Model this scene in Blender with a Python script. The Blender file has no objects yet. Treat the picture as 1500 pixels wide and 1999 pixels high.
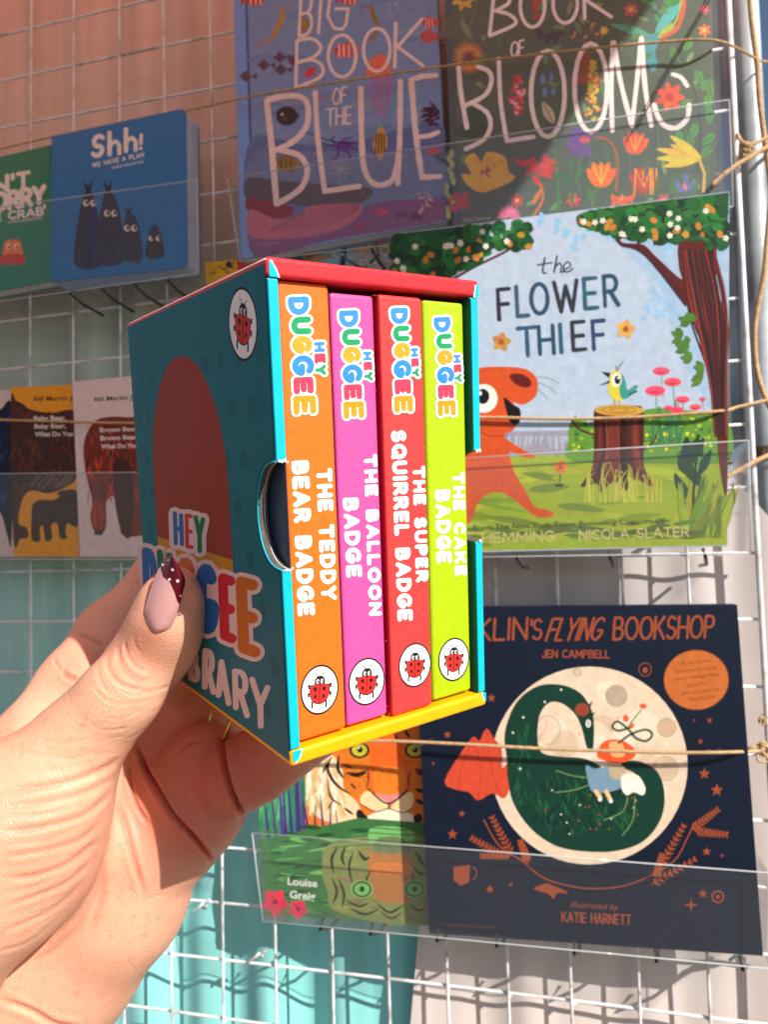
import bpy, bmesh, math, random
import numpy as np
from mathutils import Vector, Matrix
from mathutils.geometry import tessellate_polygon
random.seed(7)
SC = bpy.context.scene
COL = SC.collection
# ------------------------------------------------------------------ camera
F = 1438.28
CAM = np.array([0.51089893, -0.61746931, -0.5418604])
RC = np.array([[0.9694706779970472, 0.24387126126433745, -0.02556193328539265],
               [-0.038037540445023554, 0.046584484838948156, -0.9981898773726284],
               [-0.24223903488256965, 0.9686881302574276, 0.054438555064679386]])
cd = bpy.data.cameras.new('camera')
cam = bpy.data.objects.new('camera', cd)
COL.objects.link(cam)
cd.sensor_fit = 'HORIZONTAL'
cd.sensor_width = 36
cd.lens = 36 * F / 1500
cd.clip_start = 0.01
cd.clip_end = 200
cd.dof.use_dof = True
cd.dof.focus_distance = 0.165
cd.dof.aperture_fstop = 50
m = Matrix.Identity(4)
for i in range(3):
    m[i][0] = RC[0][i]; m[i][1] = -RC[1][i]; m[i][2] = -RC[2][i]; m[i][3] = CAM[i]
cam.matrix_world = m
SC.camera = cam
# ------------------------------------------------------------------ light
SUN = np.array([0.672, -0.461, 0.581]); SUN /= np.linalg.norm(SUN)
el = math.asin(SUN[2])
w = bpy.data.worlds.new('World'); SC.world = w; w.use_nodes = True
nt = w.node_tree
sky = nt.nodes.new('ShaderNodeTexSky'); sky.sky_type = 'NISHITA'; sky.sun_disc = False
sky.sun_elevation = el
sky.sun_rotation = math.atan2(SUN[0], SUN[1])
nt.links.new(sky.outputs[0], nt.nodes['Background'].inputs[0])
nt.nodes['Background'].inputs[1].default_value = 0.078
sd = bpy.data.lights.new('sun', 'SUN'); sd.energy = 4.9; sd.angle = math.radians(0.45); sd.color = (1, 0.945, 0.86)
so = bpy.data.objects.new('sun', sd); COL.objects.link(so)
so.rotation_euler = Vector(SUN).to_track_quat('Z', 'Y').to_euler()
SC.view_settings.view_transform = 'Standard'; SC.view_settings.look = 'None'
SC.view_settings.exposure = 0.38; SC.view_settings.gamma = 1
SC.cycles.use_denoising = True
SC.cycles.max_bounces = 8; SC.cycles.transparent_max_bounces = 24
SC.cycles.caustics_reflective = False; SC.cycles.caustics_refractive = False
# ------------------------------------------------------------------ geometry of the view
def ray(px, py): return RC.T @ np.array([(px - 750) / F, (py - 999.5) / F, 1.0])
def at(px, py, depth): return CAM + ray(px, py) * depth
class Plane:
    def __init__(s, o, n): s.o = np.array(o, float); s.n = np.array(n, float) / np.linalg.norm(n)
    def hit(s, px, py, off=0.0):
        d = ray(px, py); t = ((s.o - CAM) @ s.n) / (d @ s.n)
        return CAM + d * t + s.n * off
def wall(y): return Plane((0, y, 0), (0, -1, 0))
# the held box: local axes (x along the spines, y into the box, z up)
BM = np.array([[0.6617120992129399, -0.7490720459833096, 0.03206505389958253], [0.7431088316105336, 0.6495605880063533, -0.1608114016208681], [0.09963113036411911, 0.13023867488276736, 0.9864641531384446]])
BT = CAM + 0.8 * (np.array([0.44072803488864365, -0.4401847497148297, -0.5954013433143455]) - CAM)
BW, BD, BH = 0.0530, 0.0905, 0.1000
def bx(x, y, z): return BT + BM @ np.array([x, y, z])
def blocal(p): return BM.T @ (np.array(p) - BT)
# ------------------------------------------------------------------ colour and materials
def lin(c):
    r = []
    for v in c[:3]:
        v = v / 255.0
        r.append(v / 12.92 if v <= 0.04045 else ((v + 0.055) / 1.055) ** 2.4)
    return (r[0], r[1], r[2], 1.0)
MATS = {}
def nodes(name):
    mt = bpy.data.materials.new(name); mt.use_nodes = True
    return mt, mt.node_tree, mt.node_tree.nodes['Principled BSDF']
def mat(name, col, rough=0.5, metal=0.0, spec=0.5, var=0.08, scale=60.0, bump=0.0, bscale=300.0, coat=0.0, sss=0.0, dirt=None):
    if name in MATS: return MATS[name]
    mt, t, b = nodes(name)
    tc = t.nodes.new('ShaderNodeTexCoord')
    nz = t.nodes.new('ShaderNodeTexNoise'); nz.inputs['Scale'].default_value = scale; nz.inputs['Detail'].default_value = 5
    t.links.new(tc.outputs['Object'], nz.inputs['Vector'])
    rp = t.nodes.new('ShaderNodeMapRange'); rp.inputs[1].default_value = 0.3; rp.inputs[2].default_value = 0.7
    rp.inputs[3].default_value = 1 - var; rp.inputs[4].default_value = 1 + var
    t.links.new(nz.outputs[0], rp.inputs[0])
    mx = t.nodes.new('ShaderNodeMix'); mx.data_type = 'RGBA'; mx.blend_type = 'MULTIPLY'; mx.inputs[0].default_value = 1
    if col == 'attr':
        a = t.nodes.new('ShaderNodeAttribute'); a.attribute_name = 'Col'; t.links.new(a.outputs['Color'], mx.inputs[6])
    else: mx.inputs[6].default_value = lin(col)
    t.links.new(rp.outputs[0], mx.inputs[7])
    out = mx.outputs[2]
    if dirt:
        n2 = t.nodes.new('ShaderNodeTexNoise'); n2.inputs['Scale'].default_value = dirt[1]; n2.inputs['Detail'].default_value = 7
        t.links.new(tc.outputs['Object'], n2.inputs['Vector'])
        r2 = t.nodes.new('ShaderNodeMapRange'); r2.inputs[1].default_value = 0.5; r2.inputs[2].default_value = 0.68
        t.links.new(n2.outputs[0], r2.inputs[0])
        m2 = t.nodes.new('ShaderNodeMix'); m2.data_type = 'RGBA'; m2.inputs[7].default_value = lin(dirt[0])
        t.links.new(r2.outputs[0], m2.inputs[0]); t.links.new(out, m2.inputs[6]); out = m2.outputs[2]
    t.links.new(out, b.inputs['Base Color'])
    b.inputs['Roughness'].default_value = rough; b.inputs['Metallic'].default_value = metal
    b.inputs['Specular IOR Level'].default_value = spec
    if coat: b.inputs['Coat Weight'].default_value = coat; b.inputs['Coat Roughness'].default_value = 0.12
    if bump:
        nb = t.nodes.new('ShaderNodeTexNoise'); nb.inputs['Scale'].default_value = bscale; nb.inputs['Detail'].default_value = 4
        t.links.new(tc.outputs['Object'], nb.inputs['Vector'])
        bp = t.nodes.new('ShaderNodeBump'); bp.inputs['Strength'].default_value = bump; bp.inputs['Distance'].default_value = 0.0004
        t.links.new(nb.outputs[0], bp.inputs['Height']); t.links.new(bp.outputs[0], b.inputs['Normal'])
    MATS[name] = mt
    return mt
M_PRINT = mat('printed_laminate', 'attr', 0.38, spec=0.45, var=0.07, scale=130, bump=0.10, bscale=900)
M_PAINT = mat('painted_print', 'attr', 0.42, spec=0.32, var=0.09, scale=150, bump=0.10, bscale=700)
M_HAZY = mat('scuffed_matt_print', 'attr', 0.50, spec=1.0, var=0.12, scale=150, bump=0.15, bscale=500)
M_GLOSS = mat('satin_board', 'attr', 0.5, spec=0.14, var=0.05, scale=90, bump=0.05, bscale=600)
M_SPINE = mat('board_book_print', 'attr', 0.42, spec=0.4, var=0.05, scale=500, bump=0.30, bscale=1500)
M_PAGE = mat('page_edges', (225, 222, 216), 0.8, var=0.12, scale=400)
def vcolmat(): return M_PRINT
# ------------------------------------------------------------------ object helpers
def setp(o, label=None, cat=None, group=None, kind=None):
    if label: o['label'] = label
    if cat: o['category'] = cat
    if group: o['group'] = group
    if kind: o['kind'] = kind
    return o
def thing(name, label, cat, loc=(0, 0, 0), group=None):
    o = bpy.data.objects.new(name, None); COL.objects.link(o); o.location = Vector(loc); o.empty_display_size = 0.01
    return setp(o, label, cat, group)
def origin(o):
    v = Vector((0, 0, 0))
    while o is not None: v += o.location; o = o.parent
    return np.array(v)
def mesh(name, V, Fc, material, parent=None, loc=None, smooth=False, cols=None, label=None, fm=None):
    V = np.asarray(V, float)
    base = origin(parent) if parent is not None else (np.array(loc, float) if loc is not None else np.zeros(3))
    me = bpy.data.meshes.new(name)
    me.from_pydata((V - base).tolist(), [], [tuple(int(i) for i in f) for f in Fc])
    mats = material if isinstance(material, (list, tuple)) else [material]
    for q in mats: me.materials.append(q)
    if fm is not None: me.polygons.foreach_set('material_index', fm)
    if smooth: me.polygons.foreach_set('use_smooth', [True] * len(me.polygons))
    if cols is not None:
        a = me.color_attributes.new('Col', 'FLOAT_COLOR', 'CORNER')
        arr = []
        for p, c in zip(me.polygons, cols): arr += list(c) * p.loop_total
        a.data.foreach_set('color', arr)
    me.update()
    o = bpy.data.objects.new(name, me); COL.objects.link(o)
    if parent is not None: o.parent = parent
    elif loc is not None: o.location = Vector(loc)
    if label: o['label'] = label
    return o
def hexa(c8):  # c8: 4 bottom ring + 4 top ring
    return list(c8), [(0, 1, 2, 3), (7, 6, 5, 4), (0, 4, 5, 1), (1, 5, 6, 2), (2, 6, 7, 3), (3, 7, 4, 0)]
def bevel(o, wd, seg=2):
    b = o.modifiers.new('bevel', 'BEVEL'); b.width = wd; b.segments = seg; b.limit_method = 'ANGLE'
def fix(o):
    bm = bmesh.new(); bm.from_mesh(o.data); bmesh.ops.recalc_face_normals(bm, faces=bm.faces); bm.to_mesh(o.data); bm.free()
    return o
def prism(ring_a, ring_b):
    n = len(ring_a); V = list(ring_a) + list(ring_b)
    Fc = [tuple(range(n)), tuple(range(2 * n - 1, n - 1, -1))]
    for i in range(n): Fc.append((i, i + n, (i + 1) % n + n, (i + 1) % n))
    return V, Fc
def catmull(P, n=8, closed=False):
    P = [np.array(p, float) for p in P]; out = []
    N = len(P); rng = range(N if closed else N - 1)
    for i in rng:
        if closed: a, b, c, d = P[i - 1], P[i], P[(i + 1) % N], P[(i + 2) % N]
        else: a, b, c, d = P[max(i - 1, 0)], P[i], P[i + 1], P[min(i + 2, N - 1)]
        for k in range(n):
            t = k / n
            out.append(0.5 * ((2 * b) + (-a + c) * t + (2 * a - 5 * b + 4 * c - d) * t * t + (-a + 3 * b - 3 * c + d) * t ** 3))
    if not closed: out.append(P[-1])
    return out
def tube(P, r, seg=8, rfun=None, phase=0.0):
    P = [np.array(p, float) for p in P]; n = len(P); V = []; Fc = []
    up = np.array([0.13, 0.2, 0.97])
    for i in range(n):
        t = P[min(i + 1, n - 1)] - P[max(i - 1, 0)]; t /= np.linalg.norm(t) + 1e-12
        a = np.cross(t, up); a /= np.linalg.norm(a) + 1e-12; b = np.cross(t, a); up = -b if i < 0 else up
        rr = rfun(i / (n - 1)) if rfun else r
        for k in range(seg):
            an = 2 * math.pi * k / seg + phase
            V.append(P[i] + rr * (math.cos(an) * a + math.sin(an) * b))
    for i in range(n - 1):
        for k in range(seg):
            Fc.append((i * seg + k, i * seg + (k + 1) % seg, (i + 1) * seg + (k + 1) % seg, (i + 1) * seg + k))
    Fc.append(tuple(range(seg - 1, -1, -1))); Fc.append(tuple((n - 1) * seg + k for k in range(seg)))
    return V, Fc
def join(parts):
    V = []; Fc = []
    for v, f in parts:
        o = len(V); V += list(v); Fc += [tuple(i + o for i in q) for q in f]
    return V, Fc
def resample(P, step):
    P = [np.array(p, float) for p in P]; out = [P[0]]; carry = 0.0
    for a, b in zip(P, P[1:]):
        L = np.linalg.norm(b - a); s = step - carry
        while s < L: out.append(a + (b - a) * s / L); s += step
        carry = (carry + L) % step
    out.append(P[-1]); return out
def twine(P, r, pitch=0.007):
    """two strands twisted round each other, plus a few stray fibres"""
    P = resample(P, 0.0013); parts = []
    up = np.array([0.13, 0.2, 0.97]); L = 0.0; ang = []; fr = []
    for i, p in enumerate(P):
        if i: L += np.linalg.norm(p - P[i - 1])
        t = P[min(i + 1, len(P) - 1)] - P[max(i - 1, 0)]; t /= np.linalg.norm(t) + 1e-12
        a = np.cross(t, up); a /= np.linalg.norm(a) + 1e-12; fr.append((a, np.cross(t, a))); ang.append(2 * math.pi * L / pitch)
    for s in range(3):
        Q = [p + 0.55 * r * (math.cos(w_ + s * 2.0944) * a + math.sin(w_ + s * 2.0944) * b) for p, w_, (a, b) in zip(P, ang, fr)]
        parts.append(tube(Q, r * 0.62, 5))
    for i in range(3, len(P) - 4, 6):
        if random.random() < 0.7:
            a, b = fr[i]; th = random.uniform(0, 6.28); d = math.cos(th) * a + math.sin(th) * b
            tt = P[i + 1] - P[i]; tt /= np.linalg.norm(tt)
            q = [P[i] + d * r * 0.8, P[i] + d * r * random.uniform(1.3, 2.1) + tt * 0.001, P[i] + d * r * random.uniform(1.4, 2.9) + tt * random.uniform(0.0015, 0.004)]
            parts.append(tube(q, r * 0.07, 3))
    return join(parts)
# ------------------------------------------------------------------ stroke lettering
def arc(cx, cy, rx, ry, a0, a1, n=10):
    return [(cx + rx * math.cos(math.radians(a0 + (a1 - a0) * i / n)), cy + ry * math.sin(math.radians(a0 + (a1 - a0) * i / n))) for i in range(n + 1)]
G = {
 'A': (.74, [[(0, 0), (.37, 1)], [(.37, 1), (.74, 0)], [(.13, .32), (.61, .32)]]),
 'B': (.62, [[(0, 0), (0, 1)], [(0, 1), (.26, 1)] + arc(.3, .76, .25, .24, 90, -90) + [(0, .52)], [(0, .52), (.3, .52)] + arc(.33, .26, .28, .26, 90, -90) + [(0, 0)]]),
 'C': (.66, [arc(.38, .5, .38, .5, 50, 310, 16)]),
 'D': (.68, [[(0, 0), (0, 1)], [(0, 1), (.2, 1)] + arc(.24, .5, .44, .5, 90, -90, 14) + [(0, 0)]]),
 'E': (.54, [[(0, 0), (0, 1)], [(0, 1), (.52, 1)], [(0, .5), (.46, .5)], [(0, 0), (.54, 0)]]),
 'F': (.52, [[(0, 0), (0, 1)], [(0, 1), (.52, 1)], [(0, .5), (.44, .5)]]),
 'G': (.74, [arc(.4, .5, .4, .5, 48, 345, 16), [(.74, .42), (.44, .42)]]),
 'H': (.64, [[(0, 0), (0, 1)], [(.64, 0), (.64, 1)], [(0, .5), (.64, .5)]]),
 'I': (.05, [[(.02, 0), (.02, 1)]]),
 'J': (.45, [[(.45, 1), (.45, .25)] + arc(.23, .25, .22, .25, 0, -170, 8)]),
 'K': (.64, [[(0, 0), (0, 1)], [(.6, 1), (.04, .42)], [(.2, .56), (.64, 0)]]),
 'L': (.5, [[(0, 1), (0, 0)], [(0, 0), (.5, 0)]]),
 'M': (.84, [[(0, 0), (.06, 1)], [(.06, 1), (.42, .25)], [(.42, .25), (.78, 1)], [(.78, 1), (.84, 0)]]),
 'N': (.66, [[(0, 0), (0, 1)], [(0, 1), (.66, 0)], [(.66, 0), (.66, 1)]]),
 'O': (.8, [arc(.4, .5, .4, .5, 90, 450, 20)]),
 'P': (.56, [[(0, 0), (0, 1)], [(0, 1), (.28, 1)] + arc(.3, .74, .26, .26, 90, -90) + [(0, .48)]]),
 'Q': (.8, [arc(.4, .5, .4, .5, 90, 450, 20), [(.48, .24), (.78, -.05)]]),
 'R': (.62, [[(0, 0), (0, 1)], [(0, 1), (.28, 1)] + arc(.3, .74, .27, .26, 90, -90) + [(0, .48)], [(.28, .46), (.62, 0)]]),
 'S': (.58, [arc(.3, .74, .26, .26, 35, 270, 12) + arc(.28, .25, .29, .25, 85, -150, 12)]),
 'T': (.66, [[(.33, 0), (.33, 1)], [(0, 1), (.66, 1)]]),
 'U': (.66, [[(0, 1), (0, .32)] + arc(.33, .32, .33, .32, 180, 360, 12) + [(.66, 1)]]),
 'V': (.7, [[(0, 1), (.35, 0)], [(.35, 0), (.7, 1)]]),
 'W': (1.0, [[(0, 1), (.25, 0)], [(.25, 0), (.5, .85)], [(.5, .85), (.75, 0)], [(.75, 0), (1, 1)]]),
 'X': (.64, [[(0, 0), (.64, 1)], [(0, 1), (.64, 0)]]),
 'Y': (.68, [[(0, 1), (.34, .48)], [(.68, 1), (.34, .48)], [(.34, .48), (.34, 0)]]),
 'Z': (.6, [[(0, 1), (.6, 1)], [(.6, 1), (0, 0)], [(0, 0), (.6, 0)]]),
 "'": (.05, [[(.04, 1), (0, .74)]]), '!': (.05, [[(.02, 1), (.02, .32)], [(.02, .02), (.02, 0)]]),
 ',': (.08, [[(.06, .04), (0, -.16)]]), '.': (.05, [[(.02, .02), (.02, 0)]]), '-': (.3, [[(0, .45), (.3, .45)]]), ' ': (.34, []),
 'h': (.5, [[(0, 1), (0, 0)], arc(.25, .36, .25, .22, 180, 0, 8) + [(.5, 0)]]),
}
FONTC = {}
def fontmesh(s, bold):
    k = (s, bold)
    if k in FONTC: return FONTC[k]
    c = bpy.data.curves.new('lettering', 'FONT'); c.body = s; c.size = 1; c.offset = bold; c.resolution_u = 3; c.fill_mode = 'FRONT'
    o = bpy.data.objects.new('lettering', c); COL.objects.link(o)
    dg = bpy.context.evaluated_depsgraph_get(); me = bpy.data.meshes.new_from_object(o.evaluated_get(dg))
    V = [(v.co.x, v.co.y) for v in me.vertices]; Fc = [tuple(p.vertices) for p in me.polygons]
    bpy.data.objects.remove(o); bpy.data.curves.remove(c); bpy.data.meshes.remove(me)
    FONTC[k] = (V, Fc); return V, Fc
class Art:
    """flat print laid on one face; every shape one step of 4 microns above what it overlaps"""
    def __init__(s, plane, base=0.00005, step=4e-6):
        s.p = plane; s.V = []; s.F = []; s.C = []; s.base = base; s.step = step
        s.bb = np.zeros((8000, 4)); s.ly = np.zeros(8000, int); s.n = 0
    def add(s, pts, faces, col):
        P = np.array([[p[0], p[1]] for p in pts]); x0, y0 = P.min(0); x1, y1 = P.max(0)
        B = s.bb[:s.n]; hit = (B[:, 0] < x1) & (B[:, 2] > x0) & (B[:, 1] < y1) & (B[:, 3] > y0)
        L = 1 + (int(s.ly[:s.n][hit].max()) if hit.any() else 0)
        s.bb[s.n] = (x0, y0, x1, y1); s.ly[s.n] = L; s.n += 1
        off = s.base + L * s.step; o = len(s.V); c = lin(col)
        for p in pts: s.V.append(s.p.hit(p[0], p[1], off))
        for f in faces: s.F.append(tuple(i + o for i in f)); s.C.append(c)
    def poly(s, pts, col):
        t = tessellate_polygon([[Vector((p[0], p[1], 0)) for p in pts]])
        s.add(pts, t, col)
    def quad(s, a, b, c, d, col): s.add([a, b, c, d], [(0, 1, 2, 3)], col)
    def blob(s, pts, col, n=5): s.poly(catmull(pts, n, True), col)
    def ell(s, cx, cy, rx, ry, col, rot=0, n=18):
        c_, s_ = math.cos(math.radians(rot)), math.sin(math.radians(rot)); P = []
        for i in range(n):
            a = 2 * math.pi * i / n; x, y = rx * math.cos(a), ry * math.sin(a)
            P.append((cx + x * c_ - y * s_, cy + x * s_ + y * c_))
        s.add(P, [tuple(range(n))], col)
    def ring(s, cx, cy, rx, ry, wd, col, a0=0, a1=360, n=20):
        s.line([(cx + rx * math.cos(math.radians(a0 + (a1 - a0) * i / n)), cy + ry * math.sin(math.radians(a0 + (a1 - a0) * i / n))) for i in range(n + 1)], wd, col)
    def line(s, pts, wd, col, smooth=False, taper=None, jit=0.0):
        if smooth: pts = catmull(pts, 6)
        pts = [np.array(p[:2], float) for p in pts]
        P = [pts[0]]
        for p in pts[1:]:
            if np.linalg.norm(p - P[-1]) > 0.05: P.append(p)
        if len(P) < 2: s.ell(P[0][0], P[0][1], wd / 2, wd / 2, col, n=10); return
        runs = [[P[0]]]
        for i in range(1, len(P)):
            runs[-1].append(P[i])
            if i < len(P) - 1:
                a = P[i] - P[i - 1]; b = P[i + 1] - P[i]
                ca = (a @ b) / (np.linalg.norm(a) * np.linalg.norm(b))
                if ca < 0.55: runs.append([P[i]])
        for R in runs: s._ribbon(R, wd, col, taper, jit)
    def _ribbon(s, R, wd, col, taper, jit):
        if jit and len(R) == 2:
            k = max(2, int(np.linalg.norm(R[1] - R[0]) / (wd * 1.6))); a, b = R
            R = [a + (b - a) * i / k for i in range(k + 1)]
        n = len(R); L = []; Rr = []; ns = []
        loop = n > 5 and np.linalg.norm(R[0] - R[-1]) < 0.2
        for i in range(n):
            if loop and i in (0, n - 1): t = (R[1] - R[0]) / np.linalg.norm(R[1] - R[0]) + (R[-1] - R[-2]) / np.linalg.norm(R[-1] - R[-2])
            elif i == 0: t = R[1] - R[0]
            elif i == n - 1: t = R[-1] - R[-2]
            else: t = (R[i + 1] - R[i]) / np.linalg.norm(R[i + 1] - R[i]) + (R[i] - R[i - 1]) / np.linalg.norm(R[i] - R[i - 1])
            t = t / np.linalg.norm(t); nn = np.array([-t[1], t[0]])
            h = wd / 2 * (taper(i / (n - 1)) if taper else 1) * (1 + (random.uniform(-jit, jit) if jit else 0))
            ns.append((t, nn, h)); L.append(R[i] + nn * h); Rr.append(R[i] - nn * h)
        pts = L + Rr; fc = [(i, i + 1, n + i + 1, n + i) for i in range(n - 1)]
        for end, sg in (() if loop else ((0, -1), (n - 1, 1))):
            t, nn, h = ns[end]
            if h < 0.3: continue
            k0 = len(pts); arcp = [R[end] + h * (math.cos(math.radians(a)) * nn + sg * math.sin(math.radians(a)) * t) for a in (30, 60, 90, 120, 150)]
            pts += arcp; fc.append((end, k0, k0 + 1, k0 + 2, k0 + 3, k0 + 4, n + end))
        s.add(pts, fc, col)
    def glyph(s, ch, bl, br, tl, tr, wd, col, jit=0.0, tr_=1.0):
        gw, st = G[ch]; bl, br, tl, tr = [np.array(q, float) for q in (bl, br, tl, tr)]
        for q in st:
            P = []
            for (x, y) in q:
                u = x / gw if gw > .1 else .5
                P.append((1 - y) * ((1 - u) * bl + u * br) + y * ((1 - u) * tl + u * tr))
            s.line(P, wd, col, jit=jit)
    def text(s, body, p0, p1, up, wd, col, gap=0.2, jit=0.0, wob=0.0, up2=None):
        p0, p1, up = np.array(p0, float), np.array(p1, float), np.array(up, float)
        up2 = up if up2 is None else np.array(up2, float)
        tot = sum(G[c][0] for c in body) + gap * (len(body) - 1); x = 0.0; d = p1 - p0
        for c in body:
            gw = G[c][0]
            if c != ' ':
                a, b = x / tot, (x + gw) / tot; o = up * random.uniform(-wob, wob)
                ua = up * (1 - a) + up2 * a; ub = up * (1 - b) + up2 * b
                P, Q = p0 + d * a + o, p0 + d * b + o
                s.glyph(c, P, Q, P + ua, Q + ub, wd, col, jit)
            x += gw + gap
    def font(s, body, p0, p1, up, col, bold=0.0):
        V, Fc = fontmesh(body, bold); xs = [v[0] for v in V]; x0, x1 = min(xs), max(xs)
        p0, p1, up = np.array(p0, float), np.array(p1, float), np.array(up, float)
        s.add([p0 + (p1 - p0) * (v[0] - x0) / (x1 - x0) + up * v[1] / 0.73 for v in V], Fc, col)
    def star(s, cx, cy, r, col, n=5, inner=.42, rot=-90):
        s.poly([(cx + (r if k % 2 == 0 else r * inner) * math.cos(math.radians(rot + 180 * k / n)), cy + (r if k % 2 == 0 else r * inner) * math.sin(math.radians(rot + 180 * k / n))) for k in range(2 * n)], col)
    def leaf(s, x, y, L, wd, ang, col, vein=None):
        a = math.radians(ang); t = np.array([math.cos(a), math.sin(a)]); n = np.array([-t[1], t[0]]); o = np.array([x, y])
        P = [o + t * L * u + n * wd * k for u, k in ((0, 0), (.2, .36), (.5, .5), (.8, .3), (1, 0), (.8, -.3), (.5, -.5), (.2, -.36))]
        s.blob(P, col, 3)
        if vein: s.line([o, o + t * L * .9], max(.8, wd * .08), vein)
    def flower(s, cx, cy, r, n, col, centre, rot=0, wd=.55, cr=.28):
        for k in range(n):
            a = rot + 360 * k / n
            s.leaf(cx, cy, r, r * wd, a, tuple(min(255, max(0, v + random.randint(-12, 12))) for v in col))
        s.ell(cx, cy, r * cr, r * cr, centre, n=10)
    def tulip(s, cx, cy, r, col, ang=0, yel=None):
        for da, k in ((-42, .95), (42, .95), (-20, 1.05), (20, 1.05), (0, 1.0)):
            c = tuple(min(255, max(0, v + random.randint(-18, 18))) for v in col)
            s.leaf(cx, cy + r * .5, r * 1.3 * k, r * .62, -90 + da + ang, c)
        s.ell(cx, cy + r * .25, r * .62, r * .42, col)
        if yel:
            for da in (-30, 0, 30): s.line([(cx, cy + r * .45), (cx + r * .8 * math.sin(math.radians(da + ang)), cy - r * .5)], r * .09, yel)
    def build(s, name, parent, material=None, label=None):
        return mesh(name, s.V, s.F, material or M_PRINT, parent, cols=s.C, label=label)
def lerp(a, b, t): return (a[0] + (b[0] - a[0]) * t, a[1] + (b[1] - a[1]) * t)
class Quad:
    def __init__(s, tl, tr, br, bl): s.q = (tl, tr, br, bl)
    def __call__(s, u, v): return lerp(lerp(s.q[0], s.q[1], u), lerp(s.q[3], s.q[2], u), v)

# ================================================================== setting
def W(px, py, y=0.0):
    d = ray(px, py); t = (y - CAM[1]) / d[1]
    return CAM + d * t
# cloth hung behind the grid
def clothmat(name, stops, rough=0.85, weave=0.25, sheen=0.2, var=0.10):
    mt, t, b = nodes(name)
    tc = t.nodes.new('ShaderNodeTexCoord'); sp = t.nodes.new('ShaderNodeSeparateXYZ'); t.links.new(tc.outputs['Object'], sp.inputs[0])
    nz = t.nodes.new('ShaderNodeTexNoise'); nz.inputs['Scale'].default_value = 6; nz.inputs['Detail'].default_value = 3; t.links.new(tc.outputs['Object'], nz.inputs['Vector'])
    ad = t.nodes.new('ShaderNodeMath'); ad.operation = 'MULTIPLY_ADD'; ad.inputs[1].default_value = 0.10; t.links.new(nz.outputs[0], ad.inputs[0]); t.links.new(sp.outputs[2], ad.inputs[2])
    mr = t.nodes.new('ShaderNodeMapRange'); mr.inputs[1].default_value = -1.0; mr.inputs[2].default_value = 0.4; t.links.new(ad.outputs[0], mr.inputs[0])
    cr = t.nodes.new('ShaderNodeValToRGB'); t.links.new(mr.outputs[0], cr.inputs[0])
    e = cr.color_ramp.elements
    while len(e) > 1: e.remove(e[0])
    e[0].position = stops[0][0]; e[0].color = lin(stops[0][1])
    for p, c in stops[1:]: q = e.new(p); q.color = lin(c)
    st = t.nodes.new('ShaderNodeMapping'); st.inputs['Scale'].default_value = (38, 38, 2.2); t.links.new(tc.outputs['Object'], st.inputs[0])
    n2 = t.nodes.new('ShaderNodeTexNoise'); n2.inputs['Scale'].default_value = 1; n2.inputs['Detail'].default_value = 4; t.links.new(st.outputs[0], n2.inputs['Vector'])
    r2 = t.nodes.new('ShaderNodeMapRange'); r2.inputs[1].default_value = .3; r2.inputs[2].default_value = .7; r2.inputs[3].default_value = 1 - var; r2.inputs[4].default_value = 1 + var; t.links.new(n2.outputs[0], r2.inputs[0])
    mx = t.nodes.new('ShaderNodeMix'); mx.data_type = 'RGBA'; mx.blend_type = 'MULTIPLY'; mx.inputs[0].default_value = 1
    t.links.new(cr.outputs[0], mx.inputs[6]); t.links.new(r2.outputs[0], mx.inputs[7]); t.links.new(mx.outputs[2], b.inputs['Base Color'])
    b.inputs['Roughness'].default_value = rough; b.inputs['Specular IOR Level'].default_value = 0.2
    b.inputs['Sheen Weight'].default_value = sheen
    wv = t.nodes.new('ShaderNodeTexNoise'); wv.inputs['Scale'].default_value = 1; mp = t.nodes.new('ShaderNodeMapping'); mp.inputs['Scale'].default_value = (1500, 1500, 900)
    t.links.new(tc.outputs['Object'], mp.inputs[0]); t.links.new(mp.outputs[0], wv.inputs['Vector'])
    bp = t.nodes.new('ShaderNodeBump'); bp.inputs['Strength'].default_value = weave; bp.inputs['Distance'].default_value = 0.0003
    t.links.new(wv.outputs[0], bp.inputs['Height']); t.links.new(bp.outputs[0], b.inputs['Normal'])
    return mt
def cloth(name, label, x0, x1f, z0, z1, y, amp, seed, material, nx=260, nz=150, swag=0.0):
    rg = random.Random(seed); ks = [(rg.uniform(24, 130), rg.uniform(0, 6.28), rg.uniform(-5, 5), rg.uniform(.2, 1)) for _ in range(9)]
    tot = sum(k[3] for k in ks); V = []; Fc = []
    for j in range(nz + 1):
        z = z0 + (z1 - z0) * j / nz; xr = x1f(z); xl = x0(z) if callable(x0) else x0
        for i in range(nx + 1):
            x = xl + (xr - xl) * i / nx
            f = sum(a * math.sin(k * x + ph + sl * z + 0.7 * math.sin(5 * z + ph)) for k, ph, sl, a in ks) / tot
            f += swag * math.exp(-((z + .83 + .03 * math.sin(9 * x)) / .03) ** 2) * math.sin(60 * z + 14 * x + 2 * math.sin(30 * x))
            V.append((x, y - amp * f * 2.0, z))
    for j in range(nz):
        for i in range(nx):
            a = j * (nx + 1) + i; Fc.append((a, a + 1, a + nx + 2, a + nx + 1))
    o = mesh(name, V, Fc, material, loc=(0.3, y, 0), smooth=True)
    return setp(o, label, 'cloth')
MINT = clothmat('dyed_cloth', [(0.0, (136, 212, 210)), (0.2, (140, 210, 206)), (0.38, (178, 214, 206)), (0.5, (184, 204, 192)), (0.62, (208, 194, 178)), (0.75, (228, 194, 178)), (1.0, (232, 186, 172))], var=0.19)
GREY = clothmat('grey_cloth', [(0.0, (214, 200, 192)), (0.55, (206, 198, 198)), (1.0, (170, 172, 178))], var=0.12)
BND = lambda z: 0.3724 + 0.1200 * (z - (-0.8785))
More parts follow.
